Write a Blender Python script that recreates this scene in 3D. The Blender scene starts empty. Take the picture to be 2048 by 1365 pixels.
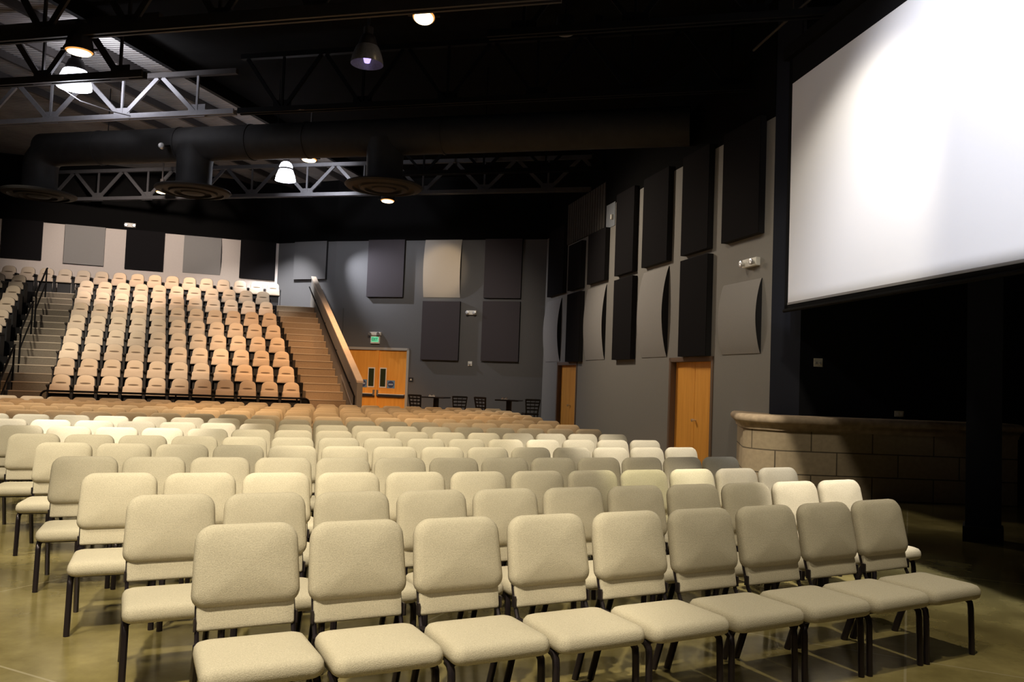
import bpy, bmesh, math, random
from mathutils import Vector, Matrix
random.seed(7)
sc = bpy.context.scene
COL = sc.collection
PI = math.pi

# ------------------------------------------------------------------ materials
def mat(name, col, rough=0.7, metal=0.0, noise=0.0, nscale=20.0, bump=0.0, emit=None, estr=0.0, detail=4, spec=0.5, objvar=0.0):
    m = bpy.data.materials.new(name); m.use_nodes = True
    nt = m.node_tree; b = nt.nodes['Principled BSDF']
    b.inputs['Base Color'].default_value = (*col, 1)
    b.inputs['Roughness'].default_value = rough
    b.inputs['Metallic'].default_value = metal
    b.inputs['Specular IOR Level'].default_value = spec
    if noise or bump:
        tc = nt.nodes.new('ShaderNodeTexCoord'); no = nt.nodes.new('ShaderNodeTexNoise')
        no.inputs['Scale'].default_value = nscale; no.inputs['Detail'].default_value = detail
        nt.links.new(tc.outputs['Object'], no.inputs['Vector'])
        if noise:
            mr = nt.nodes.new('ShaderNodeMapRange')
            mr.inputs['To Min'].default_value = 1 - noise; mr.inputs['To Max'].default_value = 1 + noise
            mr.inputs['From Min'].default_value = 0.25; mr.inputs['From Max'].default_value = 0.75
            nt.links.new(no.outputs['Fac'], mr.inputs['Value'])
            mx = nt.nodes.new('ShaderNodeVectorMath'); mx.operation = 'SCALE'
            mx.inputs[0].default_value = col
            src = mr.outputs['Result']
            if objvar:
                oi = nt.nodes.new('ShaderNodeObjectInfo'); r2 = nt.nodes.new('ShaderNodeMapRange')
                r2.inputs['To Min'].default_value = 1 - objvar; r2.inputs['To Max'].default_value = 1 + objvar
                nt.links.new(oi.outputs['Random'], r2.inputs['Value'])
                mu = nt.nodes.new('ShaderNodeMath'); mu.operation = 'MULTIPLY'
                nt.links.new(src, mu.inputs[0]); nt.links.new(r2.outputs['Result'], mu.inputs[1]); src = mu.outputs[0]
            nt.links.new(src, mx.inputs['Scale'])
            nt.links.new(mx.outputs[0], b.inputs['Base Color'])
        if bump:
            bp = nt.nodes.new('ShaderNodeBump'); bp.inputs['Strength'].default_value = bump; bp.inputs['Distance'].default_value = 0.01
            nt.links.new(no.outputs['Fac'], bp.inputs['Height']); nt.links.new(bp.outputs['Normal'], b.inputs['Normal'])
    if emit:
        b.inputs['Emission Color'].default_value = (*emit, 1); b.inputs['Emission Strength'].default_value = estr
    return m

def wood(name, col, dark, scale=3.0):
    m = bpy.data.materials.new(name); m.use_nodes = True
    nt = m.node_tree; b = nt.nodes['Principled BSDF']; b.inputs['Roughness'].default_value = 0.42
    tc = nt.nodes.new('ShaderNodeTexCoord'); mp = nt.nodes.new('ShaderNodeMapping'); mp.inputs['Scale'].default_value = (6, 6, 0.5)
    no = nt.nodes.new('ShaderNodeTexNoise'); no.inputs['Scale'].default_value = scale; no.inputs['Detail'].default_value = 5
    cr = nt.nodes.new('ShaderNodeValToRGB')
    cr.color_ramp.elements[0].position = 0.3; cr.color_ramp.elements[0].color = (*dark, 1)
    cr.color_ramp.elements[1].position = 0.7; cr.color_ramp.elements[1].color = (*col, 1)
    nt.links.new(tc.outputs['Object'], mp.inputs['Vector']); nt.links.new(mp.outputs['Vector'], no.inputs['Vector'])
    nt.links.new(no.outputs['Fac'], cr.inputs['Fac']); nt.links.new(cr.outputs['Color'], b.inputs['Base Color'])
    return m

def floor_mat():
    m = bpy.data.materials.new('polished_concrete'); m.use_nodes = True
    nt = m.node_tree; b = nt.nodes['Principled BSDF']
    tc = nt.nodes.new('ShaderNodeTexCoord')
    n1 = nt.nodes.new('ShaderNodeTexNoise'); n1.inputs['Scale'].default_value = 0.9; n1.inputs['Detail'].default_value = 8; n1.inputs['Roughness'].default_value = 0.65
    cr = nt.nodes.new('ShaderNodeValToRGB')
    e = cr.color_ramp.elements
    e[0].position = 0.32; e[0].color = (0.108, 0.083, 0.028, 1)
    e[1].position = 0.68; e[1].color = (0.31, 0.252, 0.098, 1)
    x = e.new(0.5); x.color = (0.195, 0.157, 0.057, 1)
    mp = nt.nodes.new('ShaderNodeMapping'); mp.inputs['Rotation'].default_value = (0, 0, 0.45)
    br = nt.nodes.new('ShaderNodeTexBrick'); br.offset = 0.0
    br.inputs['Scale'].default_value = 1.0; br.inputs['Brick Width'].default_value = 3.0; br.inputs['Row Height'].default_value = 3.0
    br.inputs['Mortar Size'].default_value = 0.008; br.inputs['Color1'].default_value = (0, 0, 0, 1); br.inputs['Color2'].default_value = (0, 0, 0, 1)
    br.inputs['Mortar'].default_value = (1, 1, 1, 1)
    mix = nt.nodes.new('ShaderNodeMixRGB'); mix.inputs['Color2'].default_value = (0.36, 0.31, 0.2, 1)
    sc_ = nt.nodes.new('ShaderNodeMath'); sc_.operation = 'MULTIPLY'; sc_.inputs[1].default_value = 0.55
    nt.links.new(tc.outputs['Object'], n1.inputs['Vector']); nt.links.new(n1.outputs['Fac'], cr.inputs['Fac'])
    nt.links.new(tc.outputs['Object'], mp.inputs['Vector']); nt.links.new(mp.outputs['Vector'], br.inputs['Vector'])
    nt.links.new(br.outputs['Color'], sc_.inputs[0]); nt.links.new(sc_.outputs[0], mix.inputs['Fac'])
    nt.links.new(cr.outputs['Color'], mix.inputs['Color1']); nt.links.new(mix.outputs['Color'], b.inputs['Base Color'])
    rr = nt.nodes.new('ShaderNodeMapRange'); rr.inputs['To Min'].default_value = 0.1; rr.inputs['To Max'].default_value = 0.3
    nt.links.new(n1.outputs['Fac'], rr.inputs['Value']); nt.links.new(rr.outputs['Result'], b.inputs['Roughness'])
    return m

def stone_mat():
    m = bpy.data.materials.new('limestone_blocks'); m.use_nodes = True
    nt = m.node_tree; b = nt.nodes['Principled BSDF']; b.inputs['Roughness'].default_value = 0.85
    uv = nt.nodes.new('ShaderNodeUVMap')
    br = nt.nodes.new('ShaderNodeTexBrick'); br.offset = 0.42; br.squash = 1.0
    br.inputs['Scale'].default_value = 1.0; br.inputs['Brick Width'].default_value = 0.98; br.inputs['Row Height'].default_value = 0.37
    br.inputs['Mortar Size'].default_value = 0.011; br.inputs['Mortar Smooth'].default_value = 0.2
    br.inputs['Color1'].default_value = (0.42, 0.325, 0.21, 1); br.inputs['Color2'].default_value = (0.35, 0.27, 0.17, 1)
    br.inputs['Mortar'].default_value = (0.10, 0.075, 0.046, 1)
    no = nt.nodes.new('ShaderNodeTexNoise'); no.inputs['Scale'].default_value = 14; no.inputs['Detail'].default_value = 6
    mr = nt.nodes.new('ShaderNodeMapRange'); mr.inputs['To Min'].default_value = 0.75; mr.inputs['To Max'].default_value = 1.2
    vm = nt.nodes.new('ShaderNodeVectorMath'); vm.operation = 'SCALE'
    nt.links.new(uv.outputs['UV'], br.inputs['Vector']); nt.links.new(uv.outputs['UV'], no.inputs['Vector'])
    nt.links.new(no.outputs['Fac'], mr.inputs['Value']); nt.links.new(br.outputs['Color'], vm.inputs[0])
    nt.links.new(mr.outputs['Result'], vm.inputs['Scale']); nt.links.new(vm.outputs[0], b.inputs['Base Color'])
    return m

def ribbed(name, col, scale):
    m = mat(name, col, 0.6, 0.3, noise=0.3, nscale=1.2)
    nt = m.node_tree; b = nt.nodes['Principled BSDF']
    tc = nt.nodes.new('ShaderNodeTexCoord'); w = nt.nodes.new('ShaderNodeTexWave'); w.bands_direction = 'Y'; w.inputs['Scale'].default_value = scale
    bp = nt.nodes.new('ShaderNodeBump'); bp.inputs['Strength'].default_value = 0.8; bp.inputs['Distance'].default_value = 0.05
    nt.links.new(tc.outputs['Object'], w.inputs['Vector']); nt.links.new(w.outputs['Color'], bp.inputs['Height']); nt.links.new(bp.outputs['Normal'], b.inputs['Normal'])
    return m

M = dict(
    fabric=mat('oatmeal_fabric', (0.495, 0.438, 0.317), 0.95, noise=0.17, nscale=190, bump=0.25, spec=0.15, objvar=0.05, detail=3),
    metal=mat('dark_tube', (0.035, 0.027, 0.03), 0.28, 0.6),
    floor=floor_mat(),
    stone=stone_mat(),
    capstone=mat('cap_limestone', (0.40, 0.30, 0.20), 0.8, noise=0.25, nscale=9),
    grey_wall=mat('taupe_grey_paint', (0.225, 0.212, 0.192), 0.8, noise=0.05, nscale=60, bump=0.05),
    slate_wall=mat('slate_paint', (0.122, 0.120, 0.121), 0.75, noise=0.06, nscale=60, bump=0.05),
    white_wall=mat('off_white_paint', (0.68, 0.60, 0.54), 0.8, noise=0.03, nscale=30),
    black_wall=mat('black_paint', (0.006, 0.0057, 0.0056), 0.9, noise=0.1, nscale=8, spec=0.04),
    navy_wall=mat('midnight_paint', (0.020, 0.022, 0.031), 0.85, noise=0.06, nscale=40, spec=0.08),
    stage_wall=mat('near_black_blue_paint', (0.013, 0.0135, 0.016), 0.85, noise=0.06, nscale=40, spec=0.08),
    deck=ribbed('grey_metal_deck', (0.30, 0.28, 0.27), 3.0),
    deck_unlit=mat('unlit_metal_deck', (0.006, 0.0057, 0.0054), 0.9, noise=0.2, nscale=3, spec=0.03),
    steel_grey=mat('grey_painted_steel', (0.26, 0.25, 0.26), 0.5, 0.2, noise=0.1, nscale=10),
    steel_grey_shaded=mat('shaded_grey_steel', (0.075, 0.072, 0.075), 0.5, 0.1, noise=0.1, nscale=10),  # grey steel darkened where little lamplight reaches: shade put into the colour
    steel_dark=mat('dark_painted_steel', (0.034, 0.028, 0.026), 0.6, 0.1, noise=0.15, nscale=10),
    steel_black=mat('black_and_unlit_steel', (0.0045, 0.0042, 0.0042), 0.65, 0.0, spec=0.12),  # real black metal, and roof trusses beyond the light darkened by colour
    duct=mat('charcoal_duct', (0.034, 0.032, 0.031), 0.6, 0.0, noise=0.15, nscale=5, spec=0.2),
    panel_black=mat('black_acoustic_fabric', (0.013, 0.0118, 0.0125), 0.95, noise=0.12, nscale=120, spec=0.04),
    panel_plum=mat('charcoal_plum_acoustic_fabric', (0.070, 0.061, 0.066), 0.95, noise=0.1, nscale=120, spec=0.1),
    panel_grey=mat('grey_acoustic_fabric', (0.30, 0.285, 0.27), 0.95, noise=0.08, nscale=120, spec=0.1),
    panel_tan=mat('tan_acoustic_fabric', (0.46, 0.42, 0.37), 0.95, noise=0.06, nscale=120, spec=0.1),
    panel_side=mat('black_panel_edge', (0.012, 0.011, 0.012), 0.95),
    door=wood('honey_maple', (0.96, 0.45, 0.08), (0.84, 0.35, 0.052), 2.0),
    jamb=mat('brown_jamb', (0.16, 0.10, 0.065), 0.6),
    frame=mat('grey_door_frame', (0.42, 0.40, 0.36), 0.6),
    chrome=mat('brushed_steel', (0.75, 0.74, 0.72), 0.3, 0.9),
    bar_black=mat('black_bar', (0.03, 0.03, 0.035), 0.4),
    glass=mat('dark_door_glass', (0.035, 0.045, 0.02), 0.12),
    white=mat('white_plastic', (0.80, 0.77, 0.70), 0.5),
    ivory=mat('ivory_plate', (0.62, 0.58, 0.44), 0.5),
    black_pl=mat('black_plastic', (0.02, 0.02, 0.022), 0.5),
    blue=mat('blue_sticker', (0.16, 0.30, 0.46), 0.6),
    blue_dark=mat('navy_sticker', (0.05, 0.07, 0.16), 0.6),
    sticker_light=mat('pale_sticker', (0.42, 0.46, 0.55), 0.6),
    green_sign=mat('green_exit_face', (0.25, 0.8, 0.5), 0.5, emit=(0.10, 0.62, 0.33), estr=0.7),
    green_dark=mat('dark_green_letters', (0.01, 0.16, 0.07), 0.5, emit=(0.0, 0.16, 0.07), estr=0.4),
    screen=mat('projection_screen', (0.86, 0.86, 0.90), 0.9, spec=0.1),
    screen_border=mat('black_screen_border', (0.008, 0.008, 0.009), 0.9, spec=0.1),
    hem=mat('grey_screen_hem', (0.30, 0.29, 0.30), 0.6),
    seat_fabric=mat('tan_seat_fabric', (0.58, 0.475, 0.36), 0.9, noise=0.06, nscale=150, spec=0.15, objvar=0.04),
    seat_fabric2=mat('tan_cushion_fabric', (0.60, 0.49, 0.38), 0.9, noise=0.06, nscale=150, spec=0.15, objvar=0.04),
    seat_dark=mat('black_seat_shell', (0.016, 0.015, 0.016), 0.55),
    lumbar=mat('lumbar_crease_shade', (0.17, 0.125, 0.085), 0.95),
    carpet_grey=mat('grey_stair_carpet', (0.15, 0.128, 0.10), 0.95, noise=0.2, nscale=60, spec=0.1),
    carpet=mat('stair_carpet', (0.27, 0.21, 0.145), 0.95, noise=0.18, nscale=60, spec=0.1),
    nosing=mat('stair_nosing', (0.38, 0.32, 0.245), 0.7),
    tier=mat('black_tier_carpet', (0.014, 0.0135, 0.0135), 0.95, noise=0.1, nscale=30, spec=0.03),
    cap_tan=mat('tan_wood_cap', (0.60, 0.50, 0.40), 0.6, noise=0.06, nscale=6),
    table_wood=mat('dark_walnut', (0.022, 0.016, 0.013), 0.35),
    lamp_warm=mat('warm_lamp_glass', (1, 0.8, 0.5), 0.4, emit=(1.0, 0.74, 0.40), estr=6),
    lamp_fringe=mat('amber_fringe_glow', (1, 0.6, 0.2), 0.4, emit=(1.0, 0.42, 0.10), estr=0.9),
    lamp_white=mat('white_lamp_refractor', (0.95, 0.95, 1), 0.4, emit=(0.86, 0.87, 1.0), estr=9),
    lamp_off=mat('clear_refractor', (0.20, 0.19, 0.19), 0.3, noise=0.2, nscale=30),
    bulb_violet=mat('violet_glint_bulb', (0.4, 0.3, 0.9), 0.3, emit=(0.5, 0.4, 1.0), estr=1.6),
    slat=mat('brown_slat', (0.050, 0.043, 0.036), 0.7, noise=0.2, nscale=6),
    bluegrey=mat('blue_grey_paint', (0.24, 0.26, 0.29), 0.8),
)

# ------------------------------------------------------------------ mesh helpers
class MB:
    def __init__(s): s.v = []; s.f = []; s.mi = []; s.uv = None
    def add(s, verts, faces, mi=0):
        o = len(s.v); s.v += [tuple(p) for p in verts]; s.f += [tuple(i + o for i in q) for q in faces]; s.mi += [mi] * len(faces)
    def box(s, c, d, mi=0, mat=None):
        x, y, z = (k / 2 for k in d)
        P = [Vector((i * x, j * y, k * z)) for i in (-1, 1) for j in (-1, 1) for k in (-1, 1)]
        P = [(mat @ p if mat else p) + Vector(c) for p in P]
        s.add(P, [(0, 1, 3, 2), (4, 6, 7, 5), (0, 4, 5, 1), (2, 3, 7, 6), (0, 2, 6, 4), (1, 5, 7, 3)], mi)
    def prism(s, pts, z0, z1, mi=0):
        n = len(pts)
        a = [(p[0], p[1], z0) for p in pts]; b = [(p[0], p[1], z1) for p in pts]
        s.add(a + b, [tuple(range(n))[::-1], tuple(range(n, 2 * n))] + [(i, (i + 1) % n, n + (i + 1) % n, n + i) for i in range(n)], mi)
    def bar(s, a, b, w, h=None, mi=0, up=(0, 0, 1)):
        a = Vector(a); b = Vector(b); d = (b - a).normalized(); h = h or w
        u = Vector(up)
        if abs(d.dot(u)) > 0.98: u = Vector((0, 1, 0))
        x = d.cross(u).normalized() * (w / 2); y = x.cross(d).normalized() * (h / 2)
        P = [a - x - y, a + x - y, a + x + y, a - x + y, b - x - y, b + x - y, b + x + y, b - x + y]
        s.add(P, [(3, 2, 1, 0), (4, 5, 6, 7), (0, 1, 5, 4), (1, 2, 6, 5), (2, 3, 7, 6), (3, 0, 4, 7)], mi)
    def tube(s, path, r, n=8, mi=0, ry=None):
        path = [Vector(p) for p in path]; rings = []; prev = None
        ry = ry or r
        for i, p in enumerate(path):
            d = ((path[min(i + 1, len(path) - 1)] - path[max(i - 1, 0)])).normalized()
            if prev is None:
                u = Vector((1, 0, 0)) if abs(d.x) < 0.9 else Vector((0, 1, 0))
            else: u = prev
            u = (u - d * u.dot(d)).normalized(); prev = u; w = d.cross(u)
            rings.append([p + u * r * math.cos(2 * PI * (k + .5) / n) + w * ry * math.sin(2 * PI * (k + .5) / n) for k in range(n)])
        V = [q for R_ in rings for q in R_]; F = []
        for i in range(len(rings) - 1):
            for k in range(n): F.append((i * n + k, i * n + (k + 1) % n, (i + 1) * n + (k + 1) % n, (i + 1) * n + k))
        F.append(tuple(range(n))[::-1]); F.append(tuple(range((len(rings) - 1) * n, len(rings) * n)))
        s.add(V, F, mi)
    def lathe(s, prof, n=24, c=(0, 0, 0), mi=0, mat=None):
        V = []
        for (r, z) in prof:
            for k in range(n):
                p = Vector((r * math.cos(2 * PI * k / n), r * math.sin(2 * PI * k / n), z)); V.append((mat @ p if mat else p) + Vector(c))
        F = [(i * n + k, i * n + (k + 1) % n, (i + 1) * n + (k + 1) % n, (i + 1) * n + k) for i in range(len(prof) - 1) for k in range(n)]
        s.add(V, F, mi)
    def rings(s, R_, mi=0, cap0=True, cap1=True):
        n = len(R_[0]); V = [p for r in R_ for p in r]
        F = [(i * n + k, i * n + (k + 1) % n, (i + 1) * n + (k + 1) % n, (i + 1) * n + k) for i in range(len(R_) - 1) for k in range(n)]
        if cap0: F.append(tuple(range(n))[::-1])
        if cap1: F.append(tuple(range((len(R_) - 1) * n, len(R_) * n)))
        s.add(V, F, mi)
    def build(s, name, mats, parent=None, smooth=False, bevel=0.0, angle=40, link=True):
        me = bpy.data.meshes.new(name); me.from_pydata(s.v, [], s.f)
        if not isinstance(mats, (list, tuple)): mats = [mats]
        for m in mats: me.materials.append(m)
        bm = bmesh.new(); bm.from_mesh(me)
        for f, i in zip(bm.faces, s.mi): f.material_index = i
        bmesh.ops.recalc_face_normals(bm, faces=bm.faces)
        if bevel:
            ed = [e for e in bm.edges if len(e.link_faces) == 2 and e.calc_face_angle(0) > 0.6]
            bmesh.ops.bevel(bm, geom=ed, offset=bevel, segments=2, affect='EDGES', profile=0.6)
        for f in bm.faces: f.smooth = bool(smooth)
        bm.to_mesh(me); bm.free()
        if smooth:
            try: me.set_sharp_from_angle(angle=math.radians(angle))
            except Exception: pass
        o = bpy.data.objects.new(name, me)
        COL.objects.link(o)
        if parent: o.parent = parent
        return o

def empty(name, loc=(0, 0, 0), rz=0.0, label=None, cat=None, group=None):
    o = bpy.data.objects.new(name, None); COL.objects.link(o); o.location = loc; o.rotation_euler = (0, 0, rz)
    o.empty_display_size = 0.1
    if label: tag(o, label, cat, group)
    return o
def tag(o, label, cat, group=None):
    o['label'] = label; o['category'] = cat
    if group: o['group'] = group
    return o
def struct(o): o['kind'] = 'structure'; return o
CH = {}
def copy_tree(root):
    c = root.copy(); COL.objects.link(c)
    for ch in CH[root.name]:
        d = ch.copy(); COL.objects.link(d); d.parent = c
    return c
def rounded(w0, w1, h, r0, r1, n=5):
    """outline in (a,b): bottom width w0, top width w1, height h centred, corner radii r0 bottom, r1 top"""
    P = []
    for (cx, cy, r, a0) in ((w0 / 2 - r0, -h / 2 + r0, r0, -PI / 2), (w1 / 2 - r1, h / 2 - r1, r1, 0), (-w1 / 2 + r1, h / 2 - r1, r1, PI / 2), (-w0 / 2 + r0, -h / 2 + r0, r0, PI)):
        for k in range(n + 1):
            a = a0 + PI / 2 * k / n; P.append((cx + r * math.cos(a), cy + r * math.sin(a)))
    return P
def pillow(mb, outline, T, bulge, X, Y, Z, O, mi=0, edge=0.03, back_flat=True):
    """soft padded slab: outline in X,Y; thickness along Z from O"""
    X, Y, Z, O = Vector(X), Vector(Y), Vector(Z), Vector(O)
    prof = [(-edge * .55, 0.0), (-edge * .12, T * .14), (0, T * .42), (-edge * .10, T * .70), (-edge * .42, T * .9), (-edge * 1.0, T), ]
    w = max(abs(p[0]) for p in outline); h = max(abs(p[1]) for p in outline)
    R_ = []
    for ins, z in prof:
        R_.append([O + X * (p[0] * (1 + ins / w)) + Y * (p[1] * (1 + ins / h)) + Z * z for p in outline])
    for k in (0.72, 0.45, 0.2):
        s = k * (1 - edge / w)
        R_.append([O + X * p[0] * s + Y * p[1] * s + Z * (T + bulge * (1 - k * k)) for p in outline])
    mb.rings(R_, mi)

ORD = ['zeroth', 'first', 'second', 'third', 'fourth', 'fifth', 'sixth', 'seventh', 'eighth', 'ninth', 'tenth', 'eleventh', 'twelfth', 'thirteenth', 'fourteenth', 'fifteenth', 'sixteenth', 'seventeenth', 'eighteenth', 'nineteenth', 'twentieth', 'twenty-first', 'twenty-second']

# ------------------------------------------------------------------ camera
F_PX, PITCH, ROLL, EYE = 1650.0, 0.0485, 0.038, 1.69
cam_d = bpy.data.cameras.new('camera'); cam = bpy.data.objects.new('camera', cam_d); COL.objects.link(cam)
cam_d.sensor_fit = 'HORIZONTAL'; cam_d.sensor_width = 36.0; cam_d.lens = 36.0 * F_PX / 2048.0; cam_d.clip_end = 200
fw = Vector((0, math.cos(PITCH), math.sin(PITCH))); up0 = Vector((0, -math.sin(PITCH), math.cos(PITCH))); rt0 = Vector((1, 0, 0))
c_, s_ = math.cos(ROLL), math.sin(ROLL)
rt = rt0 * c_ + up0 * s_; up = up0 * c_ - rt0 * s_
mw = Matrix((rt, up, -fw)).transposed().to_4x4(); mw.translation = (0, 0, EYE)
cam.matrix_world = mw
sc.camera = cam

# ------------------------------------------------------------------ room shell
ZG = 6.51      # top of the painted lower walls
ZC = 8.75      # roof deck
P1 = Vector((1.063, 27.6)); P2 = Vector((-6.48, 29.71)); P3 = Vector((-8.87, 30.75)); P4 = Vector((-23.0, 25.62))
DR = Vector((.24873, -.96857)); NR = Vector((-.96857, -.24873))   # right wall: along towards the stage, normal into room
def wall_frame(A, B):
    d = (B - A).normalized(); n = Vector((-d.y, d.x))
    if n.dot(-A) < 0: n = -n
    return A, d, n
WR = (P1, DR, NR); WA = wall_frame(P1, P2); WB = wall_frame(P2, P3); WC = wall_frame(P3, P4)
def W(w, s, off, z):
    A, d, n = w; p = A + d * s + n * off; return Vector((p.x, p.y, z))
def wbox(mb, w, s0, s1, o0, o1, z0, z1, mi=0):
    pts = [W(w, s0, o0, 0), W(w, s1, o0, 0), W(w, s1, o1, 0), W(w, s0, o1, 0)]
    mb.prism(pts, z0, z1, mi)

mb = MB(); mb.prism([(-26, -5), (13, -5), (13, 34), (-26, 34)], -0.2, 0.0)
struct(mb.build('floor', M['floor']))
# ceiling: grey deck at the left, right of a beam line one coloured black for the unlit part
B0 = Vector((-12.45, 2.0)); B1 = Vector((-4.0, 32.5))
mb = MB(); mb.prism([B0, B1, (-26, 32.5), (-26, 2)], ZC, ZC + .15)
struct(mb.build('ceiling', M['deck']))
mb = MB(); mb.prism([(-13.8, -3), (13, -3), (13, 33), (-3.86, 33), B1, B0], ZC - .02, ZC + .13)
struct(mb.build('ceiling', M['deck_unlit']))

def wall_with_openings(name, w, s0, s1, z0, z1, openings, m, th=.25):
    mb = MB(); cur = s0
    for (a, b, zt) in sorted(openings):
        wbox(mb, w, cur, a, -th, 0, z0, z1); wbox(mb, w, a, b, -th, 0, zt, z1); cur = b
    wbox(mb, w, cur, s1, -th, 0, z0, z1)
    return struct(mb.build(name, m))
wall_with_openings('wall_right', WR, -0.2, 13.75, 0, ZG, [(1.68, 3.48, 2.27), (9.82, 11.68, 2.27)], M['grey_wall'])
mb = MB(); wbox(mb, WR, -0.2, 13.75, -.25, .012, ZG, ZC); struct(mb.build('wall_right_upper', M['black_wall']))
wall_with_openings('wall_rear', WA, -0.0, 7.84, 0, ZG, [(4.88, 7.18, 2.64)], M['slate_wall'])
mb = MB(); wbox(mb, WA, 0, 7.84, -.25, .012, ZG, ZC); struct(mb.build('wall_rear_upper', M['black_wall']))
mb = MB(); wbox(mb, WB, 0, 2.61, -.25, 0, 0, ZG); struct(mb.build('wall_rear_corner', M['slate_wall']))
mb = MB(); wbox(mb, WB, 0, 2.61, -.25, .012, ZG, ZC); struct(mb.build('wall_rear_corner_upper', M['black_wall']))
mb = MB(); wbox(mb, WC, 0.0, 15.0, -.25, 0, 0, ZG); struct(mb.build('wall_rear_left', M['white_wall']))
mb = MB(); wbox(mb, WC, 0.0, 15.0, -.25, .012, ZG, ZC); struct(mb.build('wall_rear_left_upper', M['black_wall']))
# low projecting wall patch beside the ramp (half-height pilaster)
mb = MB(); wbox(mb, WA, 7.42, 7.82, 0, .06, 0, 4.08); struct(mb.build('trim_1', M['slate_wall']))
# stage side: dark facet and dark wall
SA = W(WR, 13.75, 0, 0).xy; SB = Vector((4.80, 13.72)); SC_ = Vector((11.5, 13.72))
mb = MB(); mb.prism([SA, SB, SB + Vector((.25, .3)), SA + Vector((.3, .3))], 0, ZC); struct(mb.build('wall_stage_return', M['navy_wall']))
mb = MB(); mb.prism([SB, SC_, SC_ + Vector((0, .3)), SB + Vector((0, .3))], 0, ZC); struct(mb.build('wall_stage', M['stage_wall']))

# stone half wall around the stage
def stone():
    path = [Vector((4.22, 15.3)), Vector((3.99, 14.2))]
    cx, cy, r = 4.52, 13.85, .60
    for k in range(13):
        a = PI + (PI / 2) * k / 12; path.append(Vector((cx + r * math.cos(a), cy + r * math.sin(a))))
    path += [Vector((8.15, 13.25)), Vector((8.15, 14.0))]
    inner = [Vector((p.x + .3, p.y + .3)) for p in path]
    mb = MB(); n = len(path); L = [0]
    for i in range(1, n): L.append(L[-1] + (path[i] - path[i - 1]).length)
    zs = (0.0, 1.11)
    V = [(p.x, p.y, z) for p in path for z in zs]
    mb.add(V, [(2 * i, 2 * i + 2, 2 * i + 3, 2 * i + 1) for i in range(n - 1)])
    me = bpy.data.meshes.new('stone_half_wall'); me.from_pydata(mb.v, [], mb.f); me.materials.append(M['stone'])
    uvl = me.uv_layers.new(name='UVMap')
    for poly in me.polygons:
        for li in poly.loop_indices:
            vi = me.loops[li].vertex_index; uvl.data[li].uv = (L[vi // 2] - .22, zs[vi % 2])
    root = empty('stone_half_wall', (5.9, 13.4, 0), 0, 'tan limestone block half wall with rounded end and moulded cap, below the screen', 'wall')
    o = bpy.data.objects.new('block_face', me); COL.objects.link(o); o.parent = root; o.location = (-5.9, -13.4, 0)
    # moulded cap
    def offs(d):
        out = []
        for i, p in enumerate(path):
            a = path[max(i - 1, 0)]; b = path[min(i + 1, n - 1)]; t = (b - a).normalized(); nn = Vector((t.y, -t.x))
            if i in (n - 1,): nn = Vector((1, 0)) if False else nn
            out.append(p + nn * d)
        return out
    prof = [(0.0, 1.06), (.025, 1.06), (.03, 1.10), (.05, 1.115), (.06, 1.15), (.10, 1.17), (.125, 1.20), (.125, 1.25), (.10, 1.285), (.06, 1.30), (-.45, 1.30)]
    cb = MB(); rows = [[(q.x, q.y, z) for q in offs(d * -1 if False else d)] for d, z in prof]
    V = [p for r_ in rows for p in r_]
    cb.add(V, [(i * n + k, i * n + k + 1, (i + 1) * n + k + 1, (i + 1) * n + k) for i in range(len(prof) - 1) for k in range(n - 1)])
    c = cb.build('cap', M['capstone'], root, smooth=True, angle=50); c.location = (-5.9, -13.4, 0)
stone()

# pillar in front of the stage wall
root = empty('square_pillar', (5.70, 9.93, 0), -.52, 'dark navy square pillar with black plinth in front of the stone half wall', 'pillar')
mb = MB(); mb.box((0, 0, 4.3), (.37, .37, 8.6)); mb.build('shaft', M['navy_wall'], root)
mb = MB(); mb.box((0, 0, .09), (.42, .42, .18)); mb.build('plinth', M['panel_side'], root)

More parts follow.
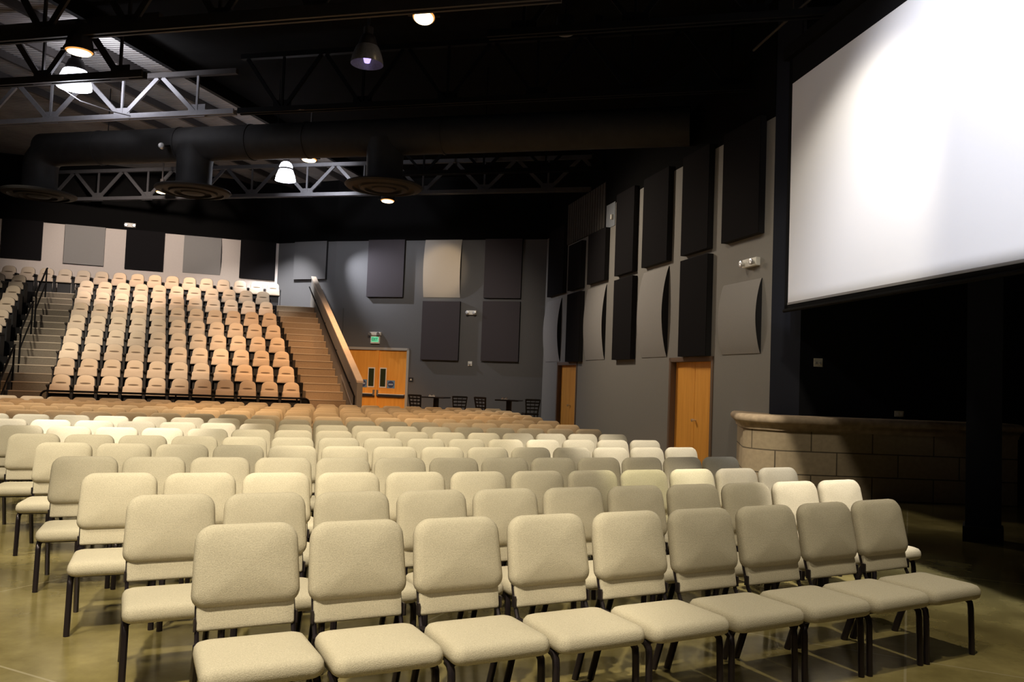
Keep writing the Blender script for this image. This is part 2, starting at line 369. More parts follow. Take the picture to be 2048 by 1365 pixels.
# ------------------------------------------------------------------ doors
def panel_door(name, w, s0, s1, zt, recess, windows=False, frame_m='frame'):
    root = struct(empty(name, W(w, (s0 + s1) / 2, 0, 0)))
    inv = -Vector(root.location)
    def put(mb, nm, m, par=root, **k):
        o = mb.build(nm, m, par, **k)
        o.location = inv if par is root else (0, 0, 0)
        return o
    mid = (s0 + s1) / 2
    mb = MB(); fwid = .06
    if recess > .05:
        wbox(mb, w, s0, s0 + .03, -recess - .05, .015, 0, zt); wbox(mb, w, s1 - .03, s1, -recess - .05, .015, 0, zt); wbox(mb, w, s0, s1, -recess - .05, .015, zt - .03, zt)
    wbox(mb, w, s0 - fwid, s0 + .01, 0, .02, 0, zt + fwid); wbox(mb, w, s1 - .01, s1 + fwid, 0, .02, 0, zt + fwid); wbox(mb, w, s0 - fwid, s1 + fwid, 0, .02, zt - .01, zt + fwid)
    put(mb, 'door_frame', M[frame_m])
    for (a, b, sgn) in ((s0 + .03, mid - .006, 1), (mid + .006, s1 - .03, -1)):
        mb = MB(); wbox(mb, w, a, b, -recess - .05, -recess, 0.01, zt - .035)
        leaf = put(mb, 'door_leaf', M['door'], bevel=.004)
        if windows:
            # s increases towards the left of the photo on the rear wall
            e = b if sgn == 1 else a
            wa, wb_ = (e - .32, e - .12) if sgn == 1 else (e + .12, e + .32)
            mb = MB(); wbox(mb, w, wa - .03, wb_ + .03, -recess, -recess + .012, 1.28, 1.99); put(mb, 'window_frame', M['white'], leaf)
            mb = MB(); wbox(mb, w, wa, wb_, -recess + .012, -recess + .016, 1.32, 1.95); put(mb, 'window_pane', M['glass'], leaf)
            mb = MB(); wbox(mb, w, a + .04, b - .04, -recess + .02, -recess + .09, 0.97, 1.05); wbox(mb, w, a + .04, b - .04, -recess, -recess + .03, .96, 1.07); put(mb, 'push_bar', M['bar_black'], leaf)
            mb = MB(); wbox(mb, w, a + .04, b - .04, -recess + .01, -recess + .095, 1.05, 1.075)
            if sgn == -1: pass
            put(mb, 'bar_cover', M['white'], leaf)
            mb = MB(); ee = (e - .1, e - .03) if sgn == 1 else (e + .03, e + .1); wbox(mb, w, *ee, -recess, -recess + .1, 1.0, 1.2); put(mb, 'latch_case', M['chrome'], leaf)
            # round sticker on a blue square
            sa, sb = (wa - .36, wa - .06) if sgn == 1 else (wb_ + .06, wb_ + .36)
            mb = MB(); wbox(mb, w, sa, sb, -recess, -recess + .003, 1.27, 1.55); put(mb, 'door_sticker', M['blue'], leaf)
            ctr = W(w, (sa + sb) / 2, -recess + .003, 1.41); dv = Vector((w[1].x, w[1].y, 0)); nv = Vector((w[2].x, w[2].y, 0))
            mb = MB(); mb.rings([[ctr + nv * o_ + dv * .118 * math.cos(2 * PI * k / 24) + Vector((0, 0, .118 * math.sin(2 * PI * k / 24))) for k in range(24)] for o_ in (0, .003)])
            put(mb, 'sticker_disc', M['blue_dark'], leaf)
            mb = MB(); wbox(mb, w, (sa + sb) / 2 - .085, (sa + sb) / 2 + .085, -recess + .004, -recess + .009, 1.385, 1.435); put(mb, 'sticker_band', M['sticker_light'], leaf)
        elif sgn == -1:
            mb = MB(); c0 = W(w, mid + .07, -recess, 1.02); nv = Vector((w[2].x, w[2].y, 0))
            mb.tube([c0, c0 + nv * .035, c0 + nv * .04, c0 + nv * .06, c0 + nv * .085, c0 + nv * .095], .018, 10)
            mb.tube([c0 + nv * .04, c0 + nv * .055, c0 + nv * .075, c0 + nv * .09], .032, 12)
            put(mb, 'door_knob', M['chrome'], leaf, smooth=True)
    if windows:
        mb = MB(); wbox(mb, w, mid - .05, mid + .05, -recess - .03, -recess + .04, 0, zt - .03); put(mb, 'mullion', M['door'])
    return root
panel_door('door_1', WR, 9.82, 11.68, 2.27, .11, frame_m='jamb')
panel_door('door_2', WR, 1.68, 3.48, 2.27, .11, frame_m='jamb')
panel_door('door_3', WA, 4.88, 7.18, 2.64, .06, windows=True)

# ------------------------------------------------------------------ acoustic panels
def flat_panel(w, s0, s1, z0, z1, T, m, label, group=None):
    root = empty('acoustic_panel', W(w, (s0 + s1) / 2, 0, z0), 0, label, 'acoustic panel', group)
    inv = -Vector(root.location)
    mb = MB(); wbox(mb, w, s0, s1, 0.0, T - .012, z0, z1); o = mb.build('panel_edge', M['panel_side'], root); o.location = inv
    mb = MB(); wbox(mb, w, s0, s1, T - .012, T, z0, z1); o = mb.build('fabric_face', m, root); o.location = inv
    return root
def bowed_panel(w, s0, s1, z0, z1, D, m, label):
    root = empty('bowed_panel', W(w, (s0 + s1) / 2, 0, z0), 0, label, 'acoustic panel')
    inv = -Vector(root.location); N = 16
    prof = [(0.015 + D * math.sin(PI * k / N) ** .8, z0 + (z1 - z0) * k / N) for k in range(N + 1)]
    mb = MB()
    V = [W(w, s, o, z) for s in (s0, s1) for (o, z) in prof]
    n = N + 1
    mb.add(V, [(k, k + 1, n + k + 1, n + k) for k in range(N)])
    o = mb.build('fabric_face', m, root, smooth=True, angle=60); o.location = inv
    for s in (s0 + .003, s1 - .003):
        mb = MB(); V = [W(w, s, 0.0, z) for (_, z) in prof] + [W(w, s, o_ - .004, z) for (o_, z) in prof]
        mb.add(V, [(k, k + 1, n + k + 1, n + k) for k in range(N)])
        o = mb.build('panel_edge', M['panel_side'], root); o.location = inv
    return root
K = M['panel_black']; T_ = .13
flat_panel(WR, 12.15, 13.47, 4.49, ZG + .1, T_, K, 'black flat acoustic panel on grey right wall, high beside the projection screen')
flat_panel(WR, 10.40, 11.58, 4.49, ZG + .1, T_, K, 'black acoustic panel high on right wall, above the panel over the nearer wooden door')
flat_panel(WR, 8.32, 9.70, 4.49, ZG + .1, T_, K, 'black acoustic panel high on right wall, above bowed grey panel left of nearer door')
flat_panel(WR, 6.58, 7.76, 4.49, ZG + .1, T_, K, 'black acoustic panel on right wall just right of the small blue-grey patch')
flat_panel(WR, 4.48, 5.86, 4.49, 5.90, T_, K, 'short black acoustic panel below slatted grille, the nearer of two short ones')
flat_panel(WR, 2.74, 3.95, 4.48, 5.85, T_, K, 'short black acoustic panel below slatted grille, the farther of two short ones')
flat_panel(WR, 0.62, 2.26, 4.48, ZG + .1, T_, K, 'tall black acoustic panel high at the far end of right wall by room corner')
flat_panel(WR, 10.40, 11.62, 2.34, 4.38, T_, K, 'black acoustic panel directly above the nearer wooden double door')
flat_panel(WR, 6.58, 7.80, 2.33, 4.38, T_, K, 'lower black acoustic panel on right wall midway between the two wooden doors')
flat_panel(WR, 2.74, 3.98, 2.33, 4.37, T_, K, 'lower black acoustic panel on right wall above the farther wooden door')
bowed_panel(WR, 12.08, 13.44, 2.35, 3.69, .11, M['panel_grey'], 'grey bowed acoustic panel on right wall below the emergency light')
bowed_panel(WR, 8.22, 9.60, 2.36, 4.39, .15, M['panel_grey'], 'tall grey bowed acoustic panel immediately left of the nearer wooden door')
bowed_panel(WR, 4.28, 5.75, 2.36, 4.38, .11, M['panel_grey'], 'grey bowed acoustic panel just right of the farther wooden door')
bowed_panel(WR, 0.32, 1.86, 2.36, 4.36, .12, M['panel_grey'], 'grey bowed acoustic panel at far end of right wall, left of the farther door')
root = empty('slatted_grille', W(WR, 3.9, 0, 5.98), 0, 'brown vertical slat grille above two short black panels on right wall', 'grille')
inv = -Vector(root.location)
mb = MB(); wbox(mb, WR, 2.3, 5.55, .01, .03, 5.95, 7.2); o = mb.build('backing', M['panel_side'], root); o.location = inv
for k in range(16):
    mb = MB(); a = 2.3 + k * 3.25 / 16; wbox(mb, WR, a + .02, a + .185, .03, .055, 5.95, 7.2); o = mb.build('slat', M['slat'], root); o.location = inv
mb = MB(); wbox(mb, WR, 5.56, 6.2, 0, .015, 5.90, ZG + .03); struct(mb.build('trim_2', M['bluegrey']))

PB = M['panel_plum']
flat_panel(WA, 5.13, 6.52, 4.49, ZG + .02, .11, PB, 'charcoal acoustic panel on rear wall above the exit sign')
bowed_panel(WA, 3.02, 4.38, 4.50, ZG + .01, .13, M['panel_tan'], 'pale tan bowed acoustic panel high on the slate rear wall')
flat_panel(WA, 0.84, 2.15, 4.49, ZG + .01, .11, PB, 'upper charcoal acoustic panel on rear wall nearest the room corner')
flat_panel(WA, 2.98, 4.36, 2.32, 4.36, .11, PB, 'lower charcoal acoustic panel on rear wall under the tan bowed panel')
flat_panel(WA, 0.84, 2.16, 2.34, 4.38, .11, PB, 'lower charcoal acoustic panel on rear wall nearest the room corner')
flat_panel(WB, 0.36, 1.79, 5.13, ZG + .01, .11, M['slate_wall'], 'slate coloured acoustic panel on the angled wall above the ramp wall top')
flat_panel(WC, 7.80, 9.00, 5.20, ZG + .02, .09, K, 'black square acoustic panel on white rear wall, farthest left in view')
flat_panel(WC, 5.87, 7.12, 5.16, ZG, .09, M['panel_grey'], 'flat grey acoustic panel on white rear wall between two black panels, farther left')
flat_panel(WC, 3.95, 5.20, 5.13, ZG + .02, .09, K, 'black square acoustic panel on white rear wall between the two grey panels')
bowed_panel(WC, 2.03, 3.30, 5.15, ZG, .10, M['panel_grey'], 'grey bowed acoustic panel on white rear wall, second from its right end')
flat_panel(WC, 0.10, 1.36, 5.11, ZG + .02, .09, K, 'black square acoustic panel at the right end of white rear wall')

# ------------------------------------------------------------------ wall fittings
def emergency(w, s, z, label, sx=1.0):
    root = empty('emergency_light', W(w, s, 0, z), math.atan2(-w[2].x, w[2].y) + PI, label, 'emergency light')
    mb = MB(); mb.box((0, -.045, 0), (.36 * sx, .09, .15)); mb.build('housing', M['white'], root, bevel=.012)
    for x in (-.13 * sx, .13 * sx):
        mb = MB(); mb.lathe([(0.0, 0), (.03, 0), (.055, .05), (.06, .075), (.05, .08), (0, .07)], 14, (x, -.09, -.01), 0, Matrix.Rotation(PI / 2, 3, 'X')); mb.build('lamp_head', M['chrome'], root, smooth=True)
    return root
emergency(WR, 13.12, 4.0, 'white twin-head emergency light on grey right wall near the screen', 1.35)
emergency(WA, 2.57, 3.98, 'white twin-head emergency light on slate rear wall between charcoal panels')
emergency(WC, 5.1, 6.68, 'white emergency light on black band above the white rear wall panels')
rz_of = lambda w: math.atan2(-w[2].x, w[2].y) + PI
root = empty('exit_sign', W(WA, 6.12, 0, 2.85), rz_of(WA), 'white exit sign with green face and twin lamps above rear double door', 'exit sign')
mb = MB(); mb.box((0, -.04, .115), (.34, .08, .27)); mb.build('sign_box', M['white'], root, bevel=.01)
mb = MB(); mb.box((0, -.082, .13), (.27, .006, .18)); mb.build('sign_face', M['green_sign'], root)
mb = MB()
def letter(ch, x, z, h, y):
    w_ = h * .55; b = h * .17
    def vb(xx): mb.box((x + xx, y, z + h / 2), (b, .006, h))
    def hb(zz): mb.box((x, y, z + zz), (w_, .006, b))
    if ch == 'E': vb(-w_ / 2 + b / 2); hb(b / 2); hb(h / 2); hb(h - b / 2)
    if ch == 'I': vb(0)
    if ch == 'T': vb(0); hb(h - b / 2)
    if ch == 'X':
        mb.bar((x - w_ / 2, y, z), (x + w_ / 2, y, z + h), b, .006, 0, (0, 1, 0)); mb.bar((x + w_ / 2, y, z), (x - w_ / 2, y, z + h), b, .006, 0, (0, 1, 0))
for ch, x in (('E', -.088), ('X', -.022), ('I', .034), ('T', .085)): letter(ch, x, .075, .11, -.087)
mb.build('lettering', M['green_dark'], root)
mb = MB(); mb.box((0, -.05, .33), (.42, .1, .12)); mb.build('battery_housing', M['white'], root, bevel=.01)
for x in (-.16, .16):
    mb = MB(); mb.lathe([(0, 0), (.035, 0), (.06, .05), (.065, .08), (.05, .085), (0, .07)], 14, (x, -.1, .32), 0, Matrix.Rotation(PI / 2, 3, 'X')); mb.build('lamp_head', M['chrome'], root, smooth=True)
root = empty('fire_strobe', W(WA, 2.56, 0, 2.15), rz_of(WA), 'small white square alarm strobe on slate rear wall between lower charcoal panels', 'alarm strobe')
mb = MB(); mb.box((0, -.02, .08), (.15, .04, .16)); mb.build('housing', M['white'], root, bevel=.008)
mb = MB(); mb.lathe([(0, 0), (.045, 0), (.035, .03), (0, .035)], 14, (0, -.04, .06), 0, Matrix.Rotation(PI / 2, 3, 'X')); mb.build('lens', M['chrome'], root, smooth=True)
root = empty('room_sign', W(WA, 4.71, 0, 1.53), rz_of(WA), 'small black wall sign with pale triangle beside rear double door', 'sign')
mb = MB(); mb.box((0, -.008, .075), (.16, .016, .15)); mb.build('plate', M['black_pl'], root)
mb = MB(); mb.add([(-.045, -.018, .05), (.045, -.018, .05), (0, -.018, .12)], [(0, 1, 2)]); mb.build('triangle', M['ivory'], root)
root = empty('wall_plate', (5.10, 13.72, 2.12), 0, 'ivory square connector plate on the black wall below the screen', 'wall plate')
mb = MB(); mb.box((0, -.008, .07), (.145, .016, .14)); mb.build('plate', M['ivory'], root, bevel=.003)
for x in (-.03, .03):
    mb = MB(); mb.lathe([(0, 0), (.022, 0), (.02, .02), (.008, .022), (0, .012)], 12, (x, -.016, .06), 0, Matrix.Rotation(PI / 2, 3, 'X')); mb.build('jack', M['chrome'], root, smooth=True)
root = empty('outlet_plate', (6.46, 13.72, 1.345), 0, 'ivory outlet plate just above the stone half wall cap', 'outlet')
mb = MB(); mb.box((0, -.008, .045), (.15, .016, .095)); mb.build('plate', M['ivory'], root, bevel=.003)
mb = MB(); mb.box((-.035, -.017, .045), (.04, .004, .05)); mb.box((.035, -.017, .045), (.04, .004, .05)); mb.build('socket', M['white'], root)
root = empty('wall_sensor', W(WR, 6.05, 0.015, 6.1), rz_of(WR), 'tiny white sensor on the blue-grey patch of right wall', 'sensor')
mb = MB(); mb.box((0, -.03, .05), (.09, .06, .13)); mb.build('housing', M['white'], root, bevel=.01)

# ------------------------------------------------------------------ projection screen
SD = Vector((-.1435, .98965, 0)); SL = Vector((4.395, 13.16, 0))       # left edge of the picture area, direction away from camera
def Sp(d, z, off=0): 
    n = Vector((-SD.y, SD.x, 0))
    if n.dot(Vector((0, 0, 0)) - SL) < 0: n = -n
    p = SL - SD * d + n * off; return Vector((p.x, p.y, z))
root = empty('projection_screen', (SL.x, SL.y, 3.0), 0, 'large white projection screen with black border hanging before the stage wall', 'projection screen')
inv = -Vector(root.location)
def sbox(mb, d0, d1, z0, z1, o0, o1):
    mb.prism([Sp(d0, 0, o0), Sp(d1, 0, o0), Sp(d1, 0, o1), Sp(d0, 0, o1)], z0, z1)
WID, Z0, Z1 = 6.35, 3.11, 6.68
mb = MB(); sbox(mb, 0, WID, Z0, Z1, -.004, .004); o = mb.build('picture_surface', M['screen'], root); o.location = inv
mb = MB(); sbox(mb, -.11, WID + .11, Z0 - .1, Z0 - .035, -.006, .006); sbox(mb, -.11, WID + .11, Z1, Z1 + .42, -.006, .006); sbox(mb, -.11, 0, Z0 - .1, Z1 + .42, -.006, .006); sbox(mb, WID, WID + .11, Z0 - .1, Z1 + .42, -.006, .006)
o = mb.build('border', M['screen_border'], root); o.location = inv
mb = MB(); sbox(mb, 0, WID, Z0 - .035, Z0, -.01, .012); o = mb.build('hem_strip', M['hem'], root); o.location = inv
mb = MB(); sbox(mb, -.15, WID + .15, Z1 + .42, Z1 + .62, -.1, .1); o = mb.build('roller_case', M['steel_black'], root); o.location = inv
mb = MB(); mb.tube([Sp(-.13, Z0 - .12), Sp(WID + .13, Z0 - .12)], .03, 10); o = mb.build('weight_bar', M['steel_black'], root); o.location = inv
mb = MB()
for d in (.3, 3.2, 6.1): mb.tube([Sp(d, Z1 + .6), Sp(d, ZC)], .008, 6)
o = mb.build('hanging_cable', M['steel_black'], root); o.location = inv
mb = MB(); a = Sp(-.75, 7.5, .35); b = Sp(WID, 7.5, .35); mb.tube([a, b], .024, 8)
for q in (.2, .8):
    p = a.lerp(b, q); mb.tube([p, Vector((p.x, p.y, ZC))], .01, 6)
tag(mb.build('lighting_pipe', M['steel_dark'], None), 'thin dark pipe slung above the projection screen', 'pipe')

# ------------------------------------------------------------------ raked seating
S_, X0, Y0, TH = .545, -11.013, 20.318, .2573
TT = Vector((math.cos(TH), math.sin(TH))); NN = Vector((-math.sin(TH), math.cos(TH)))
DD, RI, SHF, SEATH = .962, .424, -.1554, .87
ZT0 = 1.436 - SEATH
def tn(s, n, z=0.0):
    p = Vector((X0, Y0)) + TT * s + NN * n; return Vector((p.x, p.y, z))
def ramp_s(k): return 7.05 - 1.10 * (k + 1.35) / 9.65
def al_l(k): return -1.50 + SHF * k         # left aisle left boundary
def al_r(k): return -.33 + SHF * k                 # left aisle right boundary
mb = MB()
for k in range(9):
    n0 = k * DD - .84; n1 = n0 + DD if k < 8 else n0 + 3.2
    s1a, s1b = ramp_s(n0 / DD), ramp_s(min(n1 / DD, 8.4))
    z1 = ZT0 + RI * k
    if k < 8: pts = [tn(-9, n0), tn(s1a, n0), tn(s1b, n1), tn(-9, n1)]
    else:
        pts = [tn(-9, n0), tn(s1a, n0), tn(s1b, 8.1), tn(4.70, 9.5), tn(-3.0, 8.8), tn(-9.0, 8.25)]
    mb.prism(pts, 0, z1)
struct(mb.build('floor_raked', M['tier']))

def stairs(name, sl, sr, label, m):
    root = empty(name, tn((sl(0) + sr(0)) / 2, -1.3), 0, label, 'stairs'); inv = -Vector(root.location)
    for j in range(18):
        z = ZT0 + RI * 8 - j * RI / 2
        if z < .1: break
        kk = 8 - j / 2.0
        n0 = kk * DD - .84 - .015
        depth = DD / 2 + .02
        if j == 0: depth = 1.2
        k0, k1 = n0 / DD, (n0 + depth) / DD
        pts = [tn(sl(k0), n0), tn(sr(k0), n0), tn(sr(k1), n0 + depth), tn(sl(k1), n0 + depth)]
        mb = MB(); zb = max(z - .45, 0) if j % 2 == 0 else max(z - .215, 0.0)
        mb.prism(pts, zb, z + .012)
        st = mb.build('step', m, root); st.location = inv
        mb = MB(); a, b = tn(sl(k0), n0 - .012), tn(sr(k0), n0 - .012)
        mb.prism([a, b, tn(sr(k0), n0 + .04), tn(sl(k0), n0 + .04)], z - .008, z + .017)
        o = mb.build('nosing', M['nosing'], st); 
    return root
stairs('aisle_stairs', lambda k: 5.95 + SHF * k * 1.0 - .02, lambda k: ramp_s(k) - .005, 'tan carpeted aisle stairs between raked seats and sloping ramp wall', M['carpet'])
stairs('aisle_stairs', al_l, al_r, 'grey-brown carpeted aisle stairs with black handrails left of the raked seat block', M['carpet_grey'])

# sloping side wall of the stair
def ramp():
    k0, k1 = -1.35, 8.3
    a = tn(ramp_s(k0), k0 * DD); b = tn(ramp_s(k1), k1 * DD)
    c = tn(ramp_s(k0) + .14, k0 * DD); d = tn(ramp_s(k1) + .14, k1 * DD)
    za, zb = 1.50, 5.13
    root = empty('stair_side_wall', a, 0, 'sloping grey stair side wall with tan wooden cap in front of rear double door', 'stair wall'); inv = -Vector(root.location)
    mb = MB(); V = [(p.x, p.y, 0) for p in (a, c, d, b)] + [(a.x, a.y, za), (c.x, c.y, za), (d.x, d.y, zb), (b.x, b.y, zb)]
    mb.add(V, [(3, 2, 1, 0), (4, 5, 6, 7), (0, 1, 5, 4), (1, 2, 6, 5), (2, 3, 7, 6), (3, 0, 4, 7)])
    o = mb.build('wall_body', M['grey_wall'], root); o.location = inv
    u = Vector((TT.x, TT.y, 0)) * .014
    mb = MB(); V = []
    for (p, q, z) in ((a, c, za), (b, d, zb)):
        V += [Vector((p.x, p.y, z)) - u, Vector((q.x, q.y, z)) + u, Vector((q.x, q.y, z + .05)) + u, Vector((p.x, p.y, z + .05)) - u]
    mb.add(V, [(3, 2, 1, 0), (4, 5, 6, 7), (0, 1, 5, 4), (1, 2, 6, 5), (2, 3, 7, 6), (3, 0, 4, 7)])
    o = mb.build('wooden_cap', M['cap_tan'], root); o.location = inv
    # recessed dark handrail along inner face
    mb = MB(); P = []
    for q in (0.0, .02, .5, 1.0):
        k = k0 + (k1 - k0) * q; s = ramp_s(k) - .06; zz = za + (zb - za) * q - .34
        P.append(tn(s, k * DD, zz))
    P = [Vector((P[0].x, P[0].y, P[0].z - .5)), Vector((P[0].x, P[0].y, P[0].z))] + P[1:]
    mb.tube(P, .022, 8); 
    for q in (.1, .35, .6, .85):
        k = k0 + (k1 - k0) * q; zz = za + (zb - za) * q - .34
        mb.bar(tn(ramp_s(k) - .06, k * DD, zz - .01), tn(ramp_s(k) + .01, k * DD, zz - .05), .02)
    o = mb.build('handrail', M['steel_black'], root, smooth=True); o.location = inv
    mb = MB(); P = []
    for q in (.0, .22):
        k = k0 + (k1 - k0) * q; P.append(tn(ramp_s(k) - .05, k * DD, za + (zb - za) * q - (.62 if q else .72)))
    mb.tube(P, .018, 8); o = mb.build('metal_rail', M['chrome'], root, smooth=True); o.location = inv
    mb = MB(); mb.box(tn(ramp_s(k0) + .1, k0 * DD - .06, .52), (.3, .14, .05), 0, Matrix.Rotation(TH, 3, 'Z')); o = mb.build('rail_bracket', M['steel_black'], root); o.location = inv
ramp()

# aisle handrails (left aisle)
def handrail(k0, k1, label):
    sm = lambda k: (al_l(k) + al_r(k)) / 2 - .12
    z = lambda k: ZT0 + RI * k
    a = tn(sm(k0), k0 * DD - .84); b = tn(sm(k1), k1 * DD - .84)
    root = empty('aisle_handrail', (a.x, a.y, z(k0)), 0, label, 'handrail', None); inv = -Vector(root.location)
    for p, k in ((a, k0), (b, k1)):
        mb = MB(); mb.tube([(p.x, p.y, z(k) - .25), (p.x, p.y, z(k) + .9)], .024, 8); o = mb.build('post', M['steel_black'], root, smooth=True); o.location = inv
    mb = MB(); d = (b - a).normalized() * .12
    mb.tube([(a.x - d.x, a.y - d.y, z(k0) + .78), (a.x, a.y, z(k0) + .9), (b.x, b.y, z(k1) + .9), (b.x + d.x, b.y + d.y, z(k1) + .92)], .026, 8); o = mb.build('top_rail', M['steel_black'], root, smooth=True); o.location = inv
    mb = MB(); mb.tube([(a.x, a.y, z(k0) + .42), (b.x, b.y, z(k1) + .42)], .02, 8); o = mb.build('mid_rail', M['steel_black'], root, smooth=True); o.location = inv
handrail(-.5, 1.5, 'lowest black tubular handrail on left aisle stairs behind the floor chairs')
handrail(2.5, 4.6, 'middle black tubular handrail on left aisle stairs')
handrail(5.3, 7.6, 'topmost black tubular handrail on left aisle stairs below the back row')

# guard rail in front of raked block
root = empty('guard_rail', tn(2.7, -.95), 0, 'long low black guard rail in front of the raked seat block', 'guard rail'); inv = -Vector(root.location)
mb = MB(); zr = 1.05
sL, sR = -.2, 5.9
arc = lambda s, sg: [tn(s + sg * .12 * math.sin(a), -.95, zr - .12 + .12 * math.cos(a)) for a in (0, PI / 8, PI / 4, 3 * PI / 8, PI / 2)]
mb.tube([tn(sL, -.95, .0)] + arc(sL + .12, -1)[::-1] + arc(sR - .12, 1) + [tn(sR, -.95, 0)], .024, 8)
o = mb.build('top_rail', M['steel_black'], root, smooth=True); o.location = inv
for s in (1.25, 2.75, 4.25, 5.6):
    mb = MB(); mb.tube([tn(s, -.95, 0), tn(s, -.95, zr)], .02, 8); o = mb.build('post', M['steel_black'], root, smooth=True); o.location = inv

# auditorium seat prototype: origin at tier floor under back-top; faces -Y
def make_audi():
    root = empty('auditorium_seat', (0, 0, -50))
    parts = []
    # back: rounded top
    def arch(w0, w1, h, n=10):
        P = [(-w0 / 2, 0), (w0 / 2, 0)]; rr = w1 * .41
        for k in range(0, n + 1):
            a = PI * k / n; c, s_ = math.cos(a), math.sin(a)
            P.append((math.copysign(abs(c) ** .82, c) * w1 / 2, h - rr + rr * s_ ** .8))
        return P
    O = Vector((0, -.10, .40)); Yv = Vector((0, .10, .47)).normalized(); Zv = Vector((0, -Yv.z, Yv.y)); Xv = Vector((1, 0, 0))
    outl = arch(.452, .405, .48)
    mb = MB()
    def ring(scale, z):
        cx, cy = 0, .24
        return [O + Xv * (p[0] * scale) + Yv * (cy + (p[1] - cy) * scale) + Zv * z for p in outl]
    mb.rings([ring(1, 0), ring(1.0, .02), ring(.97, .034), ring(.9, .042), ring(.5, .046)])
    parts.append(mb.build('backrest', M['seat_fabric'], root, smooth=True, angle=35))
    mb = MB(); mb.rings([ring(1.03, -.03), ring(1.03, -.004)]); parts.append(mb.build('back_shell', M['seat_dark'], root))
    # flat brown ellipse: shade of the lumbar crease put into colour
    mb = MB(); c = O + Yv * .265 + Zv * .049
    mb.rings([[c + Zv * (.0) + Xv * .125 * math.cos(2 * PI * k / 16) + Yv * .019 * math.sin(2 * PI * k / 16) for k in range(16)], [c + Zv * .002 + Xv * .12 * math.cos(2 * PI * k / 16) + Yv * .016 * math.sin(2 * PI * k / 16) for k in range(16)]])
    parts.append(mb.build('lumbar_shade_patch', M['lumbar'], root))
    # tipped-up seat cushion in front of the lower back
    mb = MB(); outl2 = rounded(.468, .44, .225, .02, .03, 4)
    O2 = Vector((0, -.165, .515)); 
    pillow(mb, outl2, .05, .01, Xv, Vector((0, .02, .24)).normalized(), Vector((0, -1, .08)).normalized(), O2, 0, .02)
    parts.append(mb.build('seat_cushion', M['seat_fabric2'], root, smooth=True, angle=35))
    mb = MB(); mb.box((0, -.14, .50), (.46, .06, .22)); mb.box((0, -.1, .2), (.40, .05, .40)); parts.append(mb.build('seat_shell', M['seat_dark'], root))
    for x in (-.257, .257):
        mb = MB(); mb.box((x, -.12, .28), (.028, .20, .56)); mb.add([(x + i * .014, y, z) for i in (-1, 1) for (y, z) in ((-.22, .54), (-.03, .54), (-.03, .62), (-.33, .62), (-.33, .59))], [(0, 1, 2, 3, 4), (9, 8, 7, 6, 5)] + [(k, 5 + k, 5 + (k + 1) % 5, (k + 1) % 5) for k in range(5)])
        parts.append(mb.build('arm_standard', M['seat_dark'], root))
    CH[root.name] = parts
    return root
aud = make_audi(); first = True
def place_audi(p, rz, label, group):
    global first, aud
    if first: o = aud; first = False
    else: o = copy_tree(aud)
    o.location = p; o.rotation_euler = (0, 0, rz)
    tag(o, label, 'auditorium seat', group)
RN = ['front', 'second', 'third', 'fourth', 'fifth', 'sixth', 'seventh', 'eighth']
for k in range(8):
    for i in range(11):
        side = f'{ORD[i + 1]} from left' if i < 10 else 'at the stair end'
        place_audi(tn(i * S_ + SHF * k, k * DD, ZT0 + RI * k), TH, f'tan rounded tip-up seat, {side} in {RN[k]} row of the raked block', 'tip-up seats in the raked block')
for i in range(17):
    j = i - 1
    place_audi(tn(-3.62 + .551 * j, 7.60 + .0177 * .551 * j * 0 + .0145 * j * .55 + .04, ZT0 + RI * 8), TH + .0145, f'tan tip-up seat along the white rear wall, {ORD[i + 1]} from left in top row', 'tip-up seats along the rear wall')
for k in range(2, 8):
    for q, s in enumerate((-3.3, -4.3)):
        if q == 1 and k < 6: continue
        n = k * DD - .55 - q * .12
        place_audi(tn(s * S_ + SHF * k, n, ZT0 + RI * k), TH - .18, f'tan tip-up seat left of the left aisle stairs, {"at the aisle" if q == 0 else "second from aisle"}, {RN[k]} row', 'tip-up seats left of the aisle')

